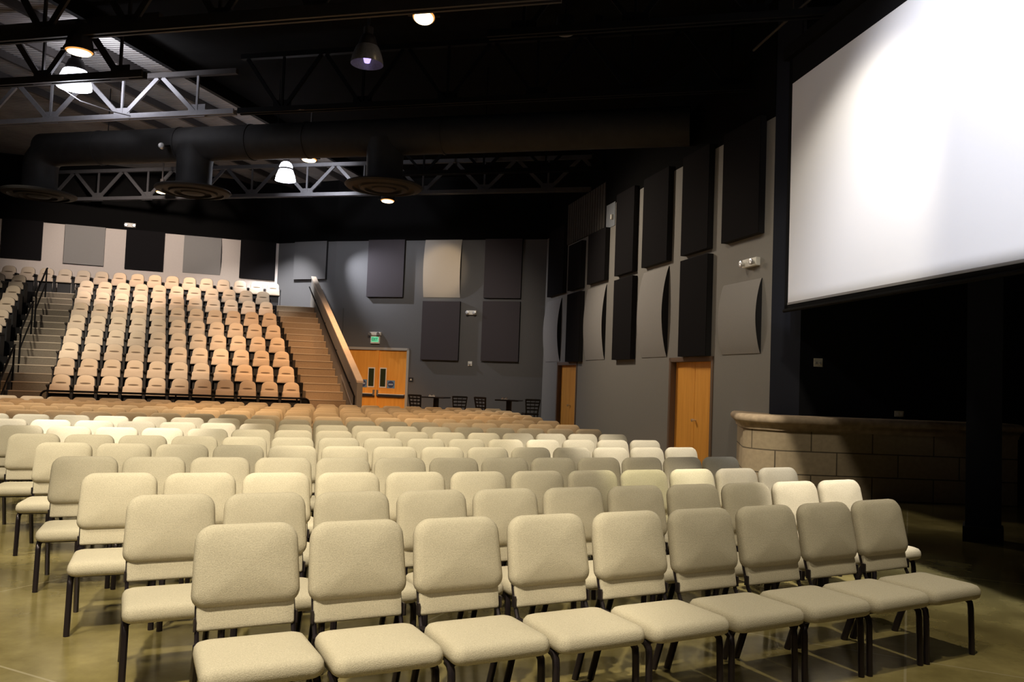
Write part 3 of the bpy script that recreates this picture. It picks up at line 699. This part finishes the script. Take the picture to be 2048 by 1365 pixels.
# ------------------------------------------------------------------ stacking chairs on the floor
def chair_bits():
    bits = {}
    X = Vector((1, 0, 0))
    mb = MB(); pillow(mb, rounded(.518, .50, .455, .055, .05, 5), .090, .016, X, Vector((0, 1, 0)), Vector((0, 0, 1)), (0, -.105, .376), 0, .035)
    bits['seat'] = (mb, 'fabric', True)
    Yv = Vector((0, .085, .375)).normalized(); Zv = Vector((0, -Yv.z, Yv.y))
    mb = MB(); O = Vector((0, .2425, .7625)) - Zv * .07
    pillow(mb, rounded(.505, .488, .385, .06, .09, 6), .085, .02, X, Yv, Zv, O, 0, .042)
    bits['back_cushion'] = (mb, 'fabric', True)
    mb = MB(); O = Vector((0, .238, .530)); Xs = X
    pillow(mb, rounded(.452, .455, .135, .012, .012, 3), .028, .002, X, Yv, Zv, O, 0, .008)
    # back shell of the chair reaching up behind the cushion
    pillow(mb, rounded(.46, .455, .33, .02, .07, 4), .014, .0, X, Yv, Zv, Vector((0, .268, .755)), 0, .008)
    bits['back_panel'] = (mb, 'fabric', True)
    mb = MB()
    for sx in (-1, 1):
        mb.tube([(sx * .225, .15, .361), (sx * .225, -.235, .361)], .013, 6, ry=.016)
        mb.tube([(sx * .222, .16, .36), (sx * .222, .215, .46), (sx * .222, .268, .62), (sx * .215, .30, .86)], .012, 6, ry=.012)
        mb.box((sx * .234, .215, .50), (.010, .03, .06))
    mb.tube([(-.225, -.225, .364), (.225, -.225, .364)], .012, 6); mb.tube([(-.225, .12, .364), (.225, .12, .364)], .012, 6)
    bits['seat_frame'] = (mb, 'metal', True)
    def leg(sx, front):
        mb = MB()
        if front: mb.tube([(sx * .237, -.19, .362), (sx * .237, -.222, .356), (sx * .238, -.246, .336), (sx * .238, -.252, .30), (sx * .24, -.262, .0)], .019, 8, ry=.019)
        else: mb.tube([(sx * .225, .155, .42), (sx * .225, .17, .36), (sx * .225, .30, .0)], .018, 8, ry=.024)
        return mb
    return bits, leg
bits, legf = chair_bits()
proto = empty('stacking_chair', (0, 0, -50)); parts = []
for nm, (mb, m, sm) in bits.items(): parts.append(mb.build(nm, M[m], proto, smooth=sm, angle=50))
for sx in (-1, 1):
    for fr in (True, False): parts.append(legf(sx, fr).build('leg', M['metal'], proto, smooth=True))
CH[proto.name] = parts
# distant version: the same chair as a single mesh
mb = MB()
for nm, (b_, m, sm) in bits.items(): mb.add(b_.v, b_.f, 0 if m == 'fabric' else 1)
for sx in (-1, 1):
    for fr in (True, False):
        l = legf(sx, fr); mb.add(l.v, l.f, 1)
far = mb.build('stacking_chair', [M['fabric'], M['metal']], None, smooth=True, angle=50)
far_me = far.data; far_used = False

ROWS = [([-1.249, 4.0687, 0.3683, 0.0342, 0.538], 9), ([-1.9665, 4.9114, 0.3758, 0.0221, 0.534], 11), ([-2.7003, 5.8109, 0.328, 0.0262, 0.5297], 12), ([-3.4376, 6.772, 0.308, 0.0241, 0.5209], 13), ([-4.2194, 7.898, 0.241, 0.0359, 0.5272], 14), ([-4.9958, 8.7507, 0.2866, 0.0229, 0.5289], 15), ([-5.7898, 9.8365, 0.2707, 0.0195, 0.5236], 16), ([-6.5967, 10.8896, 0.2685, 0.0166, 0.5257], 17), ([-7.4522, 11.905, 0.2726, 0.0138, 0.5305], 18), ([-7.7191, 13.1463, 0.2533, 0.0176, 0.5292], 18), ([-8.6722, 14.385, 0.2618, 0.0133, 0.5384], 19), ([-9.44, 15.3413, 0.2356, 0.0122, 0.5368], 20), ([-10.2364, 16.3356, 0.2547, 0.0097, 0.5404], 21), ([-10.3406, 17.2067, 0.2557, 0.0118, 0.538], 21), ([-11.2733, 18.5034, 0.227, 0.0124, 0.5406], 22)]
RW = ['front', 'second', 'third', 'fourth', 'fifth', 'sixth', 'seventh', 'eighth', 'ninth', 'tenth', 'eleventh', 'twelfth', 'thirteenth', 'fourteenth', 'rearmost']
used = False
for r, (q, n) in enumerate(ROWS):
    x, y, th, kap, sp = q
    for i in range(n):
        if i:
            m_ = th + kap * (i - .5) * .53; x += math.cos(m_) * sp; y += math.sin(m_) * sp
        a = th + kap * i * .53 + .09 * (1 - i / (n - 1))
        ox, oy = x + .285 * math.sin(a), y - .285 * math.cos(a)
        if i < n / 2: pos = f'{ORD[i + 1]} from left'
        elif i == n - 1: pos = 'at right end'
        else: pos = f'{ORD[n - i]} from right'
        if i == 0: pos = 'at left end in view'
        label = f'oatmeal padded stacking chair, {pos} of {RW[r]} floor row' + (' from the camera' if 0 < r < 14 else '')
        if r < 7:
            if not used: o = proto; used = True
            else: o = copy_tree(proto)
        else:
            if not far_used: o = far; far_used = True
            else: o = far.copy(); COL.objects.link(o)
        o.location = (ox, oy, 0); o.rotation_euler = (0, 0, a)
        tag(o, label, 'chair', f'stacking chairs in the {RW[r]} floor row')

# ------------------------------------------------------------------ pub tables and slat-back chairs at the rear
def pub_table(x, y, label):
    root = empty('pub_table', (x, y, 0), TH * 0 - .27, label, 'table')
    mb = MB(); mb.box((0, 0, 1.105), (.72, .62, .04)); mb.build('tabletop', M['table_wood'], root, bevel=.008)
    mb = MB(); mb.lathe([(.09, .04), (.085, 1.085)], 12); mb.build('column', M['table_wood'], root, smooth=True)
    mb = MB(); mb.box((0, 0, .025), (.56, .1, .05)); mb.box((0, 0, .025), (.1, .56, .05)); mb.build('base', M['table_wood'], root)
    return root
pub_table(-2.24, 25.2, 'dark high table by slate rear wall, nearer the double door')
pub_table(-.02, 24.9, 'dark high table by slate rear wall, nearer the room corner')
def cond(x, y, label, cat='sweetener caddy'):
    root = empty('condiment_caddy', (x, y, 1.126), 0, label, cat)
    mb = MB(); mb.box((0, 0, .012), (.2, .12, .022)); mb.build('tray', M['white'], root, bevel=.004)
    for xx in (-.055, .055):
        mb = MB(); mb.lathe([(0, .022), (.03, .022), (.03, .055), (.012, .065), (0, .066)], 10, (xx, 0, 0)); mb.build('pot', M['chrome'], root, smooth=True)
cond(-2.37, 25.12, 'tiny pale caddy on the high table nearer the double door')
cond(-.16, 24.82, 'tiny pale caddy on the high table nearer the room corner')
def pub_chair(x, y, rz, label):
    root = empty('slat_back_chair', (x, y, 0), rz, label, 'chair')
    mb = MB(); mb.box((0, 0, .73), (.42, .42, .05)); mb.build('seat', M['table_wood'], root, bevel=.01)
    mb = MB()
    for sx in (-1, 1): mb.bar((sx * .17, .2, .74), (sx * .22, .27, 1.17), .035)
    mb.build('back_post', M['table_wood'], root)
    for k, zz in enumerate((.86, .96, 1.06, 1.15)):
        mb = MB(); t_ = (zz - .74) / .43; w_ = .34 + .1 * t_; mb.box((0, .2 + .07 * t_, zz), (w_, .018, .045 if k < 3 else .06)); mb.build('slat', M['table_wood'], root)
    mb = MB()
    for xx in (-.06, .06): mb.bar((xx, .21, .76), (xx * 1.2, .265, 1.13), .018)
    mb.build('spindle', M['table_wood'], root)
    for sx in (-1, 1):
        for sy in (-1, 1):
            mb = MB(); mb.bar((sx * .18, sy * .18, .71), (sx * .21, sy * .21, 0), .035); mb.build('leg', M['table_wood'], root)
    mb = MB()
    for sx in (-1, 1): mb.bar((sx * .2, -.2, .25), (sx * .2, .2, .25), .022)
    mb.bar((-.2, -.2, .3), (.2, -.2, .3), .022); mb.build('stretcher', M['table_wood'], root)
pub_chair(-2.72, 25.0, PI - .5, 'dark slat-back tall chair left of the high table nearer the double door')
pub_chair(-1.55, 25.05, PI + .2, 'dark slat-back tall chair right of the high table nearer the double door')
pub_chair(-.72, 24.95, PI - .7, 'dark slat-back tall chair left of the high table nearer the room corner')
pub_chair(.62, 24.75, PI + .25, 'dark slat-back tall chair right of the high table nearer the room corner')

# ------------------------------------------------------------------ roof steel
UX = Vector((.9702, -.2425, 0)); WX = Vector((.2425, .9702, 0))
def truss(p0, a0, a1, zb, zt, pitch, m, label, chord=.11, web=.075, phase=0.0, bottom_end=None):
    """open-web truss through point p0 along UX from a0 to a1"""
    root = empty('roof_truss', (p0[0], p0[1], zb), 0, label, 'roof truss'); inv = -Vector(root.location)
    P = lambda a, z: Vector((p0[0], p0[1], z)) + UX * a
    def put(mb, nm): o = mb.build(nm, m, root); o.location = inv
    mb = MB(); mb.bar(P(a0, zt), P(a1, zt), chord, chord); o = mb.build('top_chord', M['steel_dark'] if m is M['steel_grey'] else m, root); o.location = inv  # grey truss gets a darker top chord: shade at the deck in its colour
    be = a1 if bottom_end is None else bottom_end
    mb = MB()
    for dy in (-.06, .06): mb.bar(P(a0, zb) + WX * dy, P(be, zb) + WX * dy, .05, chord)
    put(mb, 'bottom_chord')
    n0 = math.ceil((a0 - phase) / pitch); n1 = math.floor((a1 - phase) / pitch)
    for k in range(n0, n1 + 1):
        a = phase + k * pitch
        for sg in (-1, 1):
            e = a + sg * pitch / 2
            if a0 <= e <= a1:
                mb = MB(); mb.bar(P(a + sg * .06, zb + .05), P(e - sg * .06, zt - .05), web, .05, 0, WX); put(mb, 'web_diagonal')
        mb = MB(); mb.bar(P(a, zb), P(a, zt), .05, .04, 0, WX); put(mb, 'web_post')
        mb = MB(); mb.box(P(a, zb + .07), (.42, .02, .28), 0, Matrix.Rotation(-.245, 3, 'Z')); put(mb, 'gusset_plate')
    return root
ZB = 7.3
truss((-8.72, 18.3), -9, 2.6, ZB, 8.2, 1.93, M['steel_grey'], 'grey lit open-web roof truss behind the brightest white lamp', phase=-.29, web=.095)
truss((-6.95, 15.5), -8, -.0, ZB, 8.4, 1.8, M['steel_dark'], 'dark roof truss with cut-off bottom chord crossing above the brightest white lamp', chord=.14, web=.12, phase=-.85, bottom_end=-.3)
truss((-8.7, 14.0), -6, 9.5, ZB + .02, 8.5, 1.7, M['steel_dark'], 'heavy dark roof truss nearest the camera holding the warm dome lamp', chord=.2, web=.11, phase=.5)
truss((-5.25, 25.4), -12, 8.5, ZB, 8.25, 1.94, M['steel_grey_shaded'], 'grey roof truss over the rear seats behind the smaller white lamp', phase=-1.44, web=.10)
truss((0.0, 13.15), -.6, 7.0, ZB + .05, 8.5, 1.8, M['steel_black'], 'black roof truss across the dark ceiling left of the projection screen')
truss((-8.72, 18.3), 2.7, 14.5, ZB, 8.5, 1.86, M['steel_black'], 'unlit stretch of grey truss, coloured black, beyond the unlit glass lamp')  # carries on the grey truss line; its shade is put into the colour
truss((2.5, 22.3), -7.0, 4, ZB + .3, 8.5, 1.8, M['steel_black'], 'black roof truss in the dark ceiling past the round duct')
def purlin(x, y, a0, a1, z, m, label, w=.1, h=.2):
    mb = MB(); p = Vector((x, y, z)); mb.bar(p + WX * a0, p + WX * a1, w, h)
    tag(mb.build('roof_purlin', m), label, 'roof purlin', 'roof purlins under the deck')
bd = (B1 - B0).normalized()
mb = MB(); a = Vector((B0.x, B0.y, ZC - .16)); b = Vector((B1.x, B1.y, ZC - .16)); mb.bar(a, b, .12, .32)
tag(mb.build('roof_beam', M['steel_black']), 'long black roof beam dividing lit grey deck from unlit black ceiling', 'roof beam')
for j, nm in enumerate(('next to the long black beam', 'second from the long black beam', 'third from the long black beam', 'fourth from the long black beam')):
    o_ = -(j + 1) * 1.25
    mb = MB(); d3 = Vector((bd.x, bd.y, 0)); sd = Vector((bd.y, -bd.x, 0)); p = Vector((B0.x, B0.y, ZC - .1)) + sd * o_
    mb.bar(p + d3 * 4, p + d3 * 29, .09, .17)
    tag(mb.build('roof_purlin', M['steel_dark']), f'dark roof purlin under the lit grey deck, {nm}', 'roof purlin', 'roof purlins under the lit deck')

# ------------------------------------------------------------------ round duct with three drops
def duct():
    root = empty('round_duct', (-7.56, 20.0, 7.2), 0, 'large black round air duct with three drop diffusers below the roof trusses', 'air duct'); inv = -Vector(root.location)
    A = Vector((-7.56, 20.0, 7.22)); R_ = .42
    P = lambda a: A + UX * a
    mb = MB(); mb.tube([P(-4.95), P(-4), P(0), P(6), P(11.5)], R_, 28); o = mb.build('main_duct', M['duct'], root, smooth=True); o.location = inv
    for a in (-3.2, -.85, 1.1, 2.6, 6):
        mb = MB(); mb.tube([P(a), P(a + .05)], R_ + .018, 28); o = mb.build('duct_band', M['duct'], root, smooth=True); o.location = inv
    for a in (-5.0, -.43, 4.6):
        c = P(a); mb = MB()
        if a < -4:   # elbow
            path = [P(-4.4), P(-4.6) + Vector((0, 0, -.02)), P(-4.82) + Vector((0, 0, -.1)), P(-4.96) + Vector((0, 0, -.28)), P(-5.0) + Vector((0, 0, -.5)), P(-5.0) + Vector((0, 0, -.72))]
            mb.tube(path, .42, 24)
            mb.lathe([(.42, -.7), (.42, -.98), (.46, -1.06), (.62, -1.12)], 28, c)
        else:
            mb.lathe([(.46, -.1), (.42, -.5), (.42, -.98), (.46, -1.06), (.62, -1.12)], 28, c)
        o = mb.build('drop_collar', M['duct'], root, smooth=True, angle=60); o.location = inv
        mb = MB()
        mb.lathe([(.42, -1.09), (.88, -1.12), (.90, -1.15), (.86, -1.19), (.72, -1.22), (.70, -1.17), (.58, -1.17), (.55, -1.22), (.44, -1.24), (.42, -1.18), (.3, -1.18), (.27, -1.23), (.14, -1.25), (0.0, -1.25)], 36, c)
        o = mb.build('diffuser_disc', M['duct'], root, smooth=True, angle=30); o.location = inv
    for a in (-3, 1.8, 7):
        mb = MB(); mb.tube([P(a) + Vector((0, 0, .4)), Vector((P(a).x, P(a).y, ZC))], .012, 6)
        o = mb.build('hanger_rod', M['steel_black'], root); o.location = inv
duct()
root = empty('spot_fixture', (-8.57, 19.62, 6.98), 0, 'tiny silver spotlight clamped on front of the round duct', 'spotlight')
mb = MB(); mb.lathe([(.02, 0), (.06, .02), (.075, .12), (.06, .13), (0, .12)], 14, (0, 0, 0), 0, Matrix.Rotation(PI / 2.4, 3, 'X')); mb.build('lamp_can', M['chrome'], root, smooth=True)
mb = MB(); mb.bar((.0, 0.05, .05), (.1, .22, .12), .03); mb.build('bracket', M['steel_black'], root)

# ------------------------------------------------------------------ lamps
def light(name, kind, loc, energy, col, target=None, angle=60, blend=.5, size=.15):
    d = bpy.data.lights.new(name, kind); d.energy = energy; d.color = col
    if kind == 'SPOT': d.spot_size = math.radians(angle); d.spot_blend = blend
    if kind in ('SPOT', 'POINT'): d.shadow_soft_size = size
    if kind == 'AREA': d.size = size
    o = bpy.data.objects.new(name, d); COL.objects.link(o); o.location = loc
    if target is not None:
        o.rotation_euler = (Vector(target) - Vector(loc)).to_track_quat('-Z', 'Y').to_euler()
    return o
def dome_lamp(c, r, label, hang_z, tilt=0.0, ring=True):
    """c: centre of the glowing lens"""
    root = empty('dome_lamp', c, 0, label, 'pendant lamp'); Rm = Matrix.Rotation(tilt, 3, 'X')
    mb = MB(); mb.lathe([(r * 1.02, -.01), (r * 1.08, .0), (r * 1.02, .03), (r * .98, r * .6), (r * .86, r * 1.05), (r * .6, r * 1.45), (r * .42, r * 1.6), (r * .40, r * 2.4), (0.0, r * 2.42)], 24, (0, 0, 0), 0, Rm)
    mb.build('hood', M['steel_dark'], root, smooth=True, angle=40)
    mb = MB(); mb.lathe([(r * .88, -.028), (r * .8, -.035), (r * .4, -.055), (0.0, -.06)], 24, (0, 0, 0), 0, Rm); mb.build('glowing_lens', M['lamp_warm'], root, smooth=True)
    mb = MB(); mb.lathe([(r * 1.0, .0), (r * .88, -.028)], 24, (0, 0, 0), 0, Rm); mb.build('lens_fringe_glow', M['lamp_fringe'], root, smooth=True)  # orange fringe of the glow, put in as an emissive ring
    if ring:
        mb = MB()
        for sg in (-1, 1): mb.bar(Rm @ Vector((sg * r * 1.0, 0, .03)), Rm @ Vector((sg * r * 1.45, 0, .03)), .03)
        mb.build('yoke_clip', M['steel_dark'], root)
    top = Rm @ Vector((0, 0, r * 2.4))
    mb = MB(); mb.tube([top, (top.x, top.y, hang_z - c[2])], .025, 8); mb.build('stem', M['steel_dark'], root, smooth=True)
    return root
def bay_lamp(c, r, label, hang_z, m, bulb=None):
    """c: centre of lower rim"""
    root = empty('bay_lamp', c, 0, label, 'pendant lamp')
    mb = MB(); mb.lathe([(r, 0.0), (r * .98, .06), (r * .90, r * .55), (r * .72, r * 1.02), (r * .66, r * 1.1), (r * .0, r * 1.1)], 28); mb.build('refractor', m, root, smooth=True, angle=40)
    if bulb is None:
        mb = MB(); mb.lathe([(r * .97, 0.005), (r * .5, -.01), (0, -.012)], 28); mb.build('lens', m, root, smooth=True)
    else:
        mb = MB(); mb.lathe([(0, .02), (.05, .03), (.07, .1), (.05, .2), (0, .22)], 14); mb.build('bulb', bulb, root, smooth=True)
    if m is M['lamp_white'] and r < .3:
        mb = MB(); mb.lathe([(r * .70, r * 1.1), (r * .76, r * 1.14), (r * .76, r * 1.24), (r * .68, r * 1.28)], 24); mb.build('clamp_band', M['steel_dark'], root, smooth=True, angle=40)
        mb = MB(); mb.lathe([(r * .67, r * 1.28), (r * .64, r * 1.5), (r * .5, r * 1.78), (r * .3, r * 1.92), (0, r * 1.95)], 24); mb.build('upper_refractor', m, root, smooth=True, angle=40)
        mb = MB(); mb.lathe([(r * .3, r * 1.92), (r * .3, r * 2.3), (0, r * 2.32)], 20); mb.build('ballast_housing', M['steel_dark'], root, smooth=True, angle=40)
    else:
        mb = MB(); mb.lathe([(r * .62, r * 1.1), (r * .58, r * 1.3), (r * .42, r * 1.75), (r * .3, r * 1.85), (r * .3, r * 2.3), (0, r * 2.32)], 20); mb.build('ballast_housing', M['steel_dark'], root, smooth=True, angle=40)
    mb = MB(); mb.tube([(0, 0, r * 2.3), (0, 0, hang_z - c[2])], .022, 8); mb.build('stem', M['steel_dark'], root, smooth=True)
    return root
def ray(px, py, y):
    u = (px - 1024) / F_PX; v = (682.5 - py) / F_PX
    d = rt * u + up * v + fw; return Vector((0, 0, EYE)) + d * (y / d.y)
dome_lamp((-7.52, 13.75, 7.0), .215, 'warm glowing dome lamp hung just above the brightest white lamp', 7.35, tilt=0)
dome_lamp((-1.74, 14.0, 7.93), .19, 'warm glowing dome lamp alone near top centre of the dark ceiling', ZC, tilt=-.35)
dome_lamp((-5.50, 21.4, 7.30), .20, 'warm glowing dome lamp beside the smaller white lamp below the duct', ZC, tilt=-.1)
dome_lamp((-3.87, 24.4, 6.93), .20, 'warm glowing dome lamp under the right-hand duct diffuser', 7.3, tilt=-.1)
dome_lamp((-11.32, 26.0, 7.28), .17, 'warm glowing dome lamp peeking past rim of the middle duct diffuser', ZC, tilt=-.05)
bay_lamp((-9.05, 16.45, 7.28), .325, 'brightest white glowing bay lamp at upper left under the trusses', ZC, M['lamp_white'])
bay_lamp((-6.55, 23.0, 7.08), .28, 'smaller white glowing bay lamp over the raked seats', ZC, M['lamp_white'])
bay_lamp((-2.78, 14.5, 7.25), .29, 'unlit clear glass bay lamp with violet glint in the dark ceiling', ZC, M['lamp_off'], M['bulb_violet'])
mb = MB()
pa, pb = Vector((-8.6, 16.4, 7.35)), Vector((-8.72, 18.25, 7.3))
mb.tube([pa + Vector((-1.0, 0, .1)), pa.lerp(pb, .3) + Vector((-.55, 0, -.15)), pa.lerp(pb, .7) + Vector((-.2, 0, -.1)), pb], .012, 6)
tag(mb.build('power_cable', M['steel_grey']), 'thin slack cable draped from white bay lamp to the grey truss', 'cable')
for i, (px, py, y) in enumerate(((1130, 67, 15), (1196, 62, 15.5), (1242, 58, 15.8))):
    c = ray(px, py, y); root = empty('recessed_can', c, 0, f'faint unlit ceiling can light, {("nearest the warm lamp", "middle one", "nearest the screen")[i]} of three in the black ceiling', 'ceiling light', 'unlit can lights in the black ceiling')
    r = (.17, .08, .1)[i]
    mb = MB(); mb.lathe([(r, 0), (r * 1.02, .03), (r * .95, .3), (0, .31)], 20); mb.build('can', M['steel_black'], root, smooth=True)
    mb = MB(); mb.lathe([(r * .95, -.002), (r * .5, -.012), (0, -.014)], 20); mb.build('lens', M['lamp_off'], root, smooth=True)
    mb = MB(); mb.tube([(0, 0, .3), (0, 0, ZC - c.z)], .02, 6); mb.build('stem', M['steel_black'], root)

# unseen projector, added to carry a flap that stops the beam spilling below the screen
LP = Vector((0.6, 5.6, 8.2))
root = empty('added_projector', LP, 0, 'added unseen black projector whose flap blocks beam spill below the projection screen', 'projector')
BLp, BRp = Sp(0, Z0 + .02) - LP, Sp(WID, Z0 + .02) - LP
ax = Vector((4.6, 2.4, -3.0)).normalized(); rot = ax.to_track_quat('Y', 'Z').to_matrix()
mb = MB(); mb.box(-ax * .42, (.5, .6, .2), 0, rot); mb.build('body', M['bar_black'], root, bevel=.02)
mb = MB(); mb.tube([-ax * .14, -ax * .06], .07, 16); mb.build('lens_barrel', M['bar_black'], root, smooth=True)
mb = MB(); mb.tube([-ax * .42 + Vector((0, 0, .08)), Vector((-ax.x * .42, -ax.y * .42, ZC - LP.z))], .03, 8); mb.build('ceiling_pole', M['steel_black'], root)
pa, pb = BLp * .15, BRp * .15; ed = (pa - pb).normalized(); pa2, pb2 = pa + ed * .25, pb - ed * .5
mb = MB(); th = ax * .006; dn = Vector((0, 0, -.75))
mb.add([pa2, pb2, pb2 + dn, pa2 + dn, pa2 + th, pb2 + th, pb2 + dn + th, pa2 + dn + th], [(0, 1, 2, 3), (7, 6, 5, 4), (0, 4, 5, 1), (1, 5, 6, 2), (2, 6, 7, 3), (3, 7, 4, 0)])
mb.bar(pa2 + dn, -ax * .3 + Vector((0, 0, -.12)), .02); mb.bar(pb2 + dn, -ax * .3 + Vector((0, 0, -.12)), .02)
mb.build('added_beam_flap', M['panel_side'], root)

# ------------------------------------------------------------------ light sources
WARM = (1.0, .74, .45); CREAM = (1.0, .90, .71); COOL = (.88, .90, 1.0); ORNG = (1.0, .56, .27); WHITE = (1.0, .93, .84)
# glowing lamps really light the room
light('bay_glow', 'POINT', (-9.05, 16.45, 6.95), 60, COOL, size=.3)
light('bay_glow_up', 'SPOT', (-9.05, 16.9, 7.6), 330, COOL, (-8.9, 18.3, 9.2), 140, .6, .2)
light('bay_glow', 'POINT', (-6.55, 23.0, 6.9), 40, COOL, size=.25)
light('bay_glow_up', 'SPOT', (-6.55, 23.3, 7.6), 620, COOL, (-6.2, 25.3, 7.6), 70, .7, .2)
light('dome_down', 'SPOT', (-7.30, 13.7, 6.8), 500, CREAM, (-7.0, 13.3, 0), 70, .5, .15)
light('dome_down', 'SPOT', (-1.49, 13.9, 7.75), 380, WARM, (-1.0, 13.0, 0), 60, .5, .15)
light('dome_down', 'SPOT', (-5.27, 21.3, 7.1), 900, ORNG, (-7.0, 24.5, 2.0), 62, .4, .15)
light('dome_down', 'SPOT', (-3.68, 24.2, 6.8), 700, ORNG, (-4.4, 24.2, 0), 90, .6, .15)
light('dome_down', 'SPOT', (-11.05, 25.6, 7.1), 500, ORNG, (-11.3, 26.8, 3.5), 95, .6, .15)
# lamps of the same kinds out of view over the floor seats, and one added broad fill: x, y, energy, colour, cone, target x, y, z
for (x, y, e, c, ang, tx, ty, tz) in [
    (-2.0, 0.6, 2600, CREAM, 40, -1.6, 4.3, .7),
    (-0.6, 1.6, 620, CREAM, 62, 0.0, 4.2, .5),
    (2.5, 3.9, 800, CREAM, 42, 2.5, 5.0, .5),
    (-4.4, 2.2, 1050, CREAM, 44, -4.0, 6.6, .6),
    (-6.4, 4.6, 2300, CREAM, 30, -5.0, 8.4, .8),
    (-1.8, 4.4, 1300, CREAM, 54, -1.6, 9.0, .8),  # added broad fill over the middle rows
    (-3.0, 3.6, 330, CREAM, 60, -2.0, 6.6, .6),
    (3.2, 4.6, 3600, WHITE, 13, 2.72, 7.05, .8),
    (1.3, 4.8, 1900, (1, .95, .62), 11, 1.35, 7.55, .8),
    (2.0, 5.4, 2100, WHITE, 15, 2.15, 7.95, .8),
    (2.2, 7.6, 3000, WHITE, 24, 1.4, 10.9, .8),
    (-1.4, 6.6, 2200, CREAM, 34, -1.6, 10.2, .8),
    (-4.2, 7.4, 4200, WHITE, 24, -5.0, 11.2, .8),
    (-7.0, 7.6, 3600, WHITE, 22, -6.6, 11.6, .8),
    (-0.3, 11.4, 620, (1.0, .50, .20), 44, 0.2, 16.2, .8),
    (-3.0, 10.4, 560, WARM, 62, -2.6, 14.0, .8),
    (-8.0, 12.6, 1900, ORNG, 70, -8.2, 16.8, .8),
    (-3.4, 13.4, 1700, ORNG, 60, -3.6, 17.6, .8),
    (-11.0, 14.6, 1600, WHITE, 15, -11.2, 18.4, .8),
]:
    light('house_down', 'SPOT', (x, y, 7.2), e, c, (tx, ty, tz), ang, .45, .12)
# wash on the raked block, walls and stage
light('rake_wash', 'SPOT', (-8.6, 14.6, 7.2), 2900, (1, .84, .64), (-10.2, 22.6, 2.2), 38, .6, .2)
light('rake_wash', 'SPOT', (-4.6, 16.8, 7.2), 1900, ORNG, (-6.0, 23.6, 2.6), 40, .5, .2)
light('rake_top', 'SPOT', (-8.3, 23.6, 7.4), 700, (1, .93, .85), (-9.2, 27.4, 4.6), 46, .5, .1)
light('rear_hot', 'SPOT', (-8.2, 27.6, 7.6), 1900, (.97, .96, 1.0), (-8.4, 29.3, 4.9), 58, .8, .12)
light('rear_left_wash', 'SPOT', (-11.0, 22.0, 7.4), 1700, (1, .86, .76), (-13.2, 28.8, 5.1), 68, .7, .2)
light('aisle_wash', 'SPOT', (-11.6, 15.4, 7.2), 2000, (1, .88, .70), (-13.2, 24.0, 2.4), 36, .6, .2)
light('wall_wash', 'SPOT', (-2.0, 20.5, 7.0), 1050, (1, .86, .68), (3.4, 19.5, 2.3), 100, .9, .4)
light('wall_wash', 'SPOT', (0.5, 13.5, 7.0), 220, (1, .86, .68), (3.9, 16.2, 1.8), 80, .9, .4)
light('rear_fill', 'SPOT', (-2.5, 20.0, 7.2), 1000, (1, .86, .70), (-2.6, 28.6, 2.2), 62, .9, .15)
light('tan_panel_wash', 'SPOT', (-2.4, 23.5, 7.4), 460, WARM, (-2.5, 28.6, 5.4), 22, .6, .1)
light('streak', 'SPOT', (-7.3, 28.9, 6.4), 900, COOL, (-4.2, 28.75, 4.6), 62, 1.0, .04)
light('stone_wash', 'SPOT', (0.6, 9.5, 7.2), 2200, CREAM, (3.66, 13.4, .75), 13, .25, .06)
light('stone_dim', 'SPOT', (3.0, 9.0, 7.2), 520, CREAM, (5.9, 13.5, 1.5), 62, .6, .2)
light('front_wash', 'SPOT', (-2.2, -3.5, 6.5), 500, CREAM, (-1.6, 4.3, .6), 44, .8, .3)
light('screen_beam', 'SPOT', (0.6, 5.6, 8.2), 2600, (.93, .94, 1.0), (5.2, 8.0, 4.2), 72, .6, .015)
light('screen_fill', 'SPOT', (0.5, 7.5, 6.6), 170, (1.0, .95, .97), (4.6, 11.9, 5.4), 52, .8, .2)

w = bpy.data.worlds.new('world'); sc.world = w; w.use_nodes = True
bg = w.node_tree.nodes['Background']; bg.inputs['Color'].default_value = (1.0, .93, .85, 1); bg.inputs['Strength'].default_value = .007
sc.view_settings.view_transform = 'Standard'; sc.view_settings.look = 'None'
sc.view_settings.exposure = 0.0
sc.cycles.use_denoising = True
sc.cycles.sample_clamp_indirect = 4.0
sc.cycles.max_bounces = 6
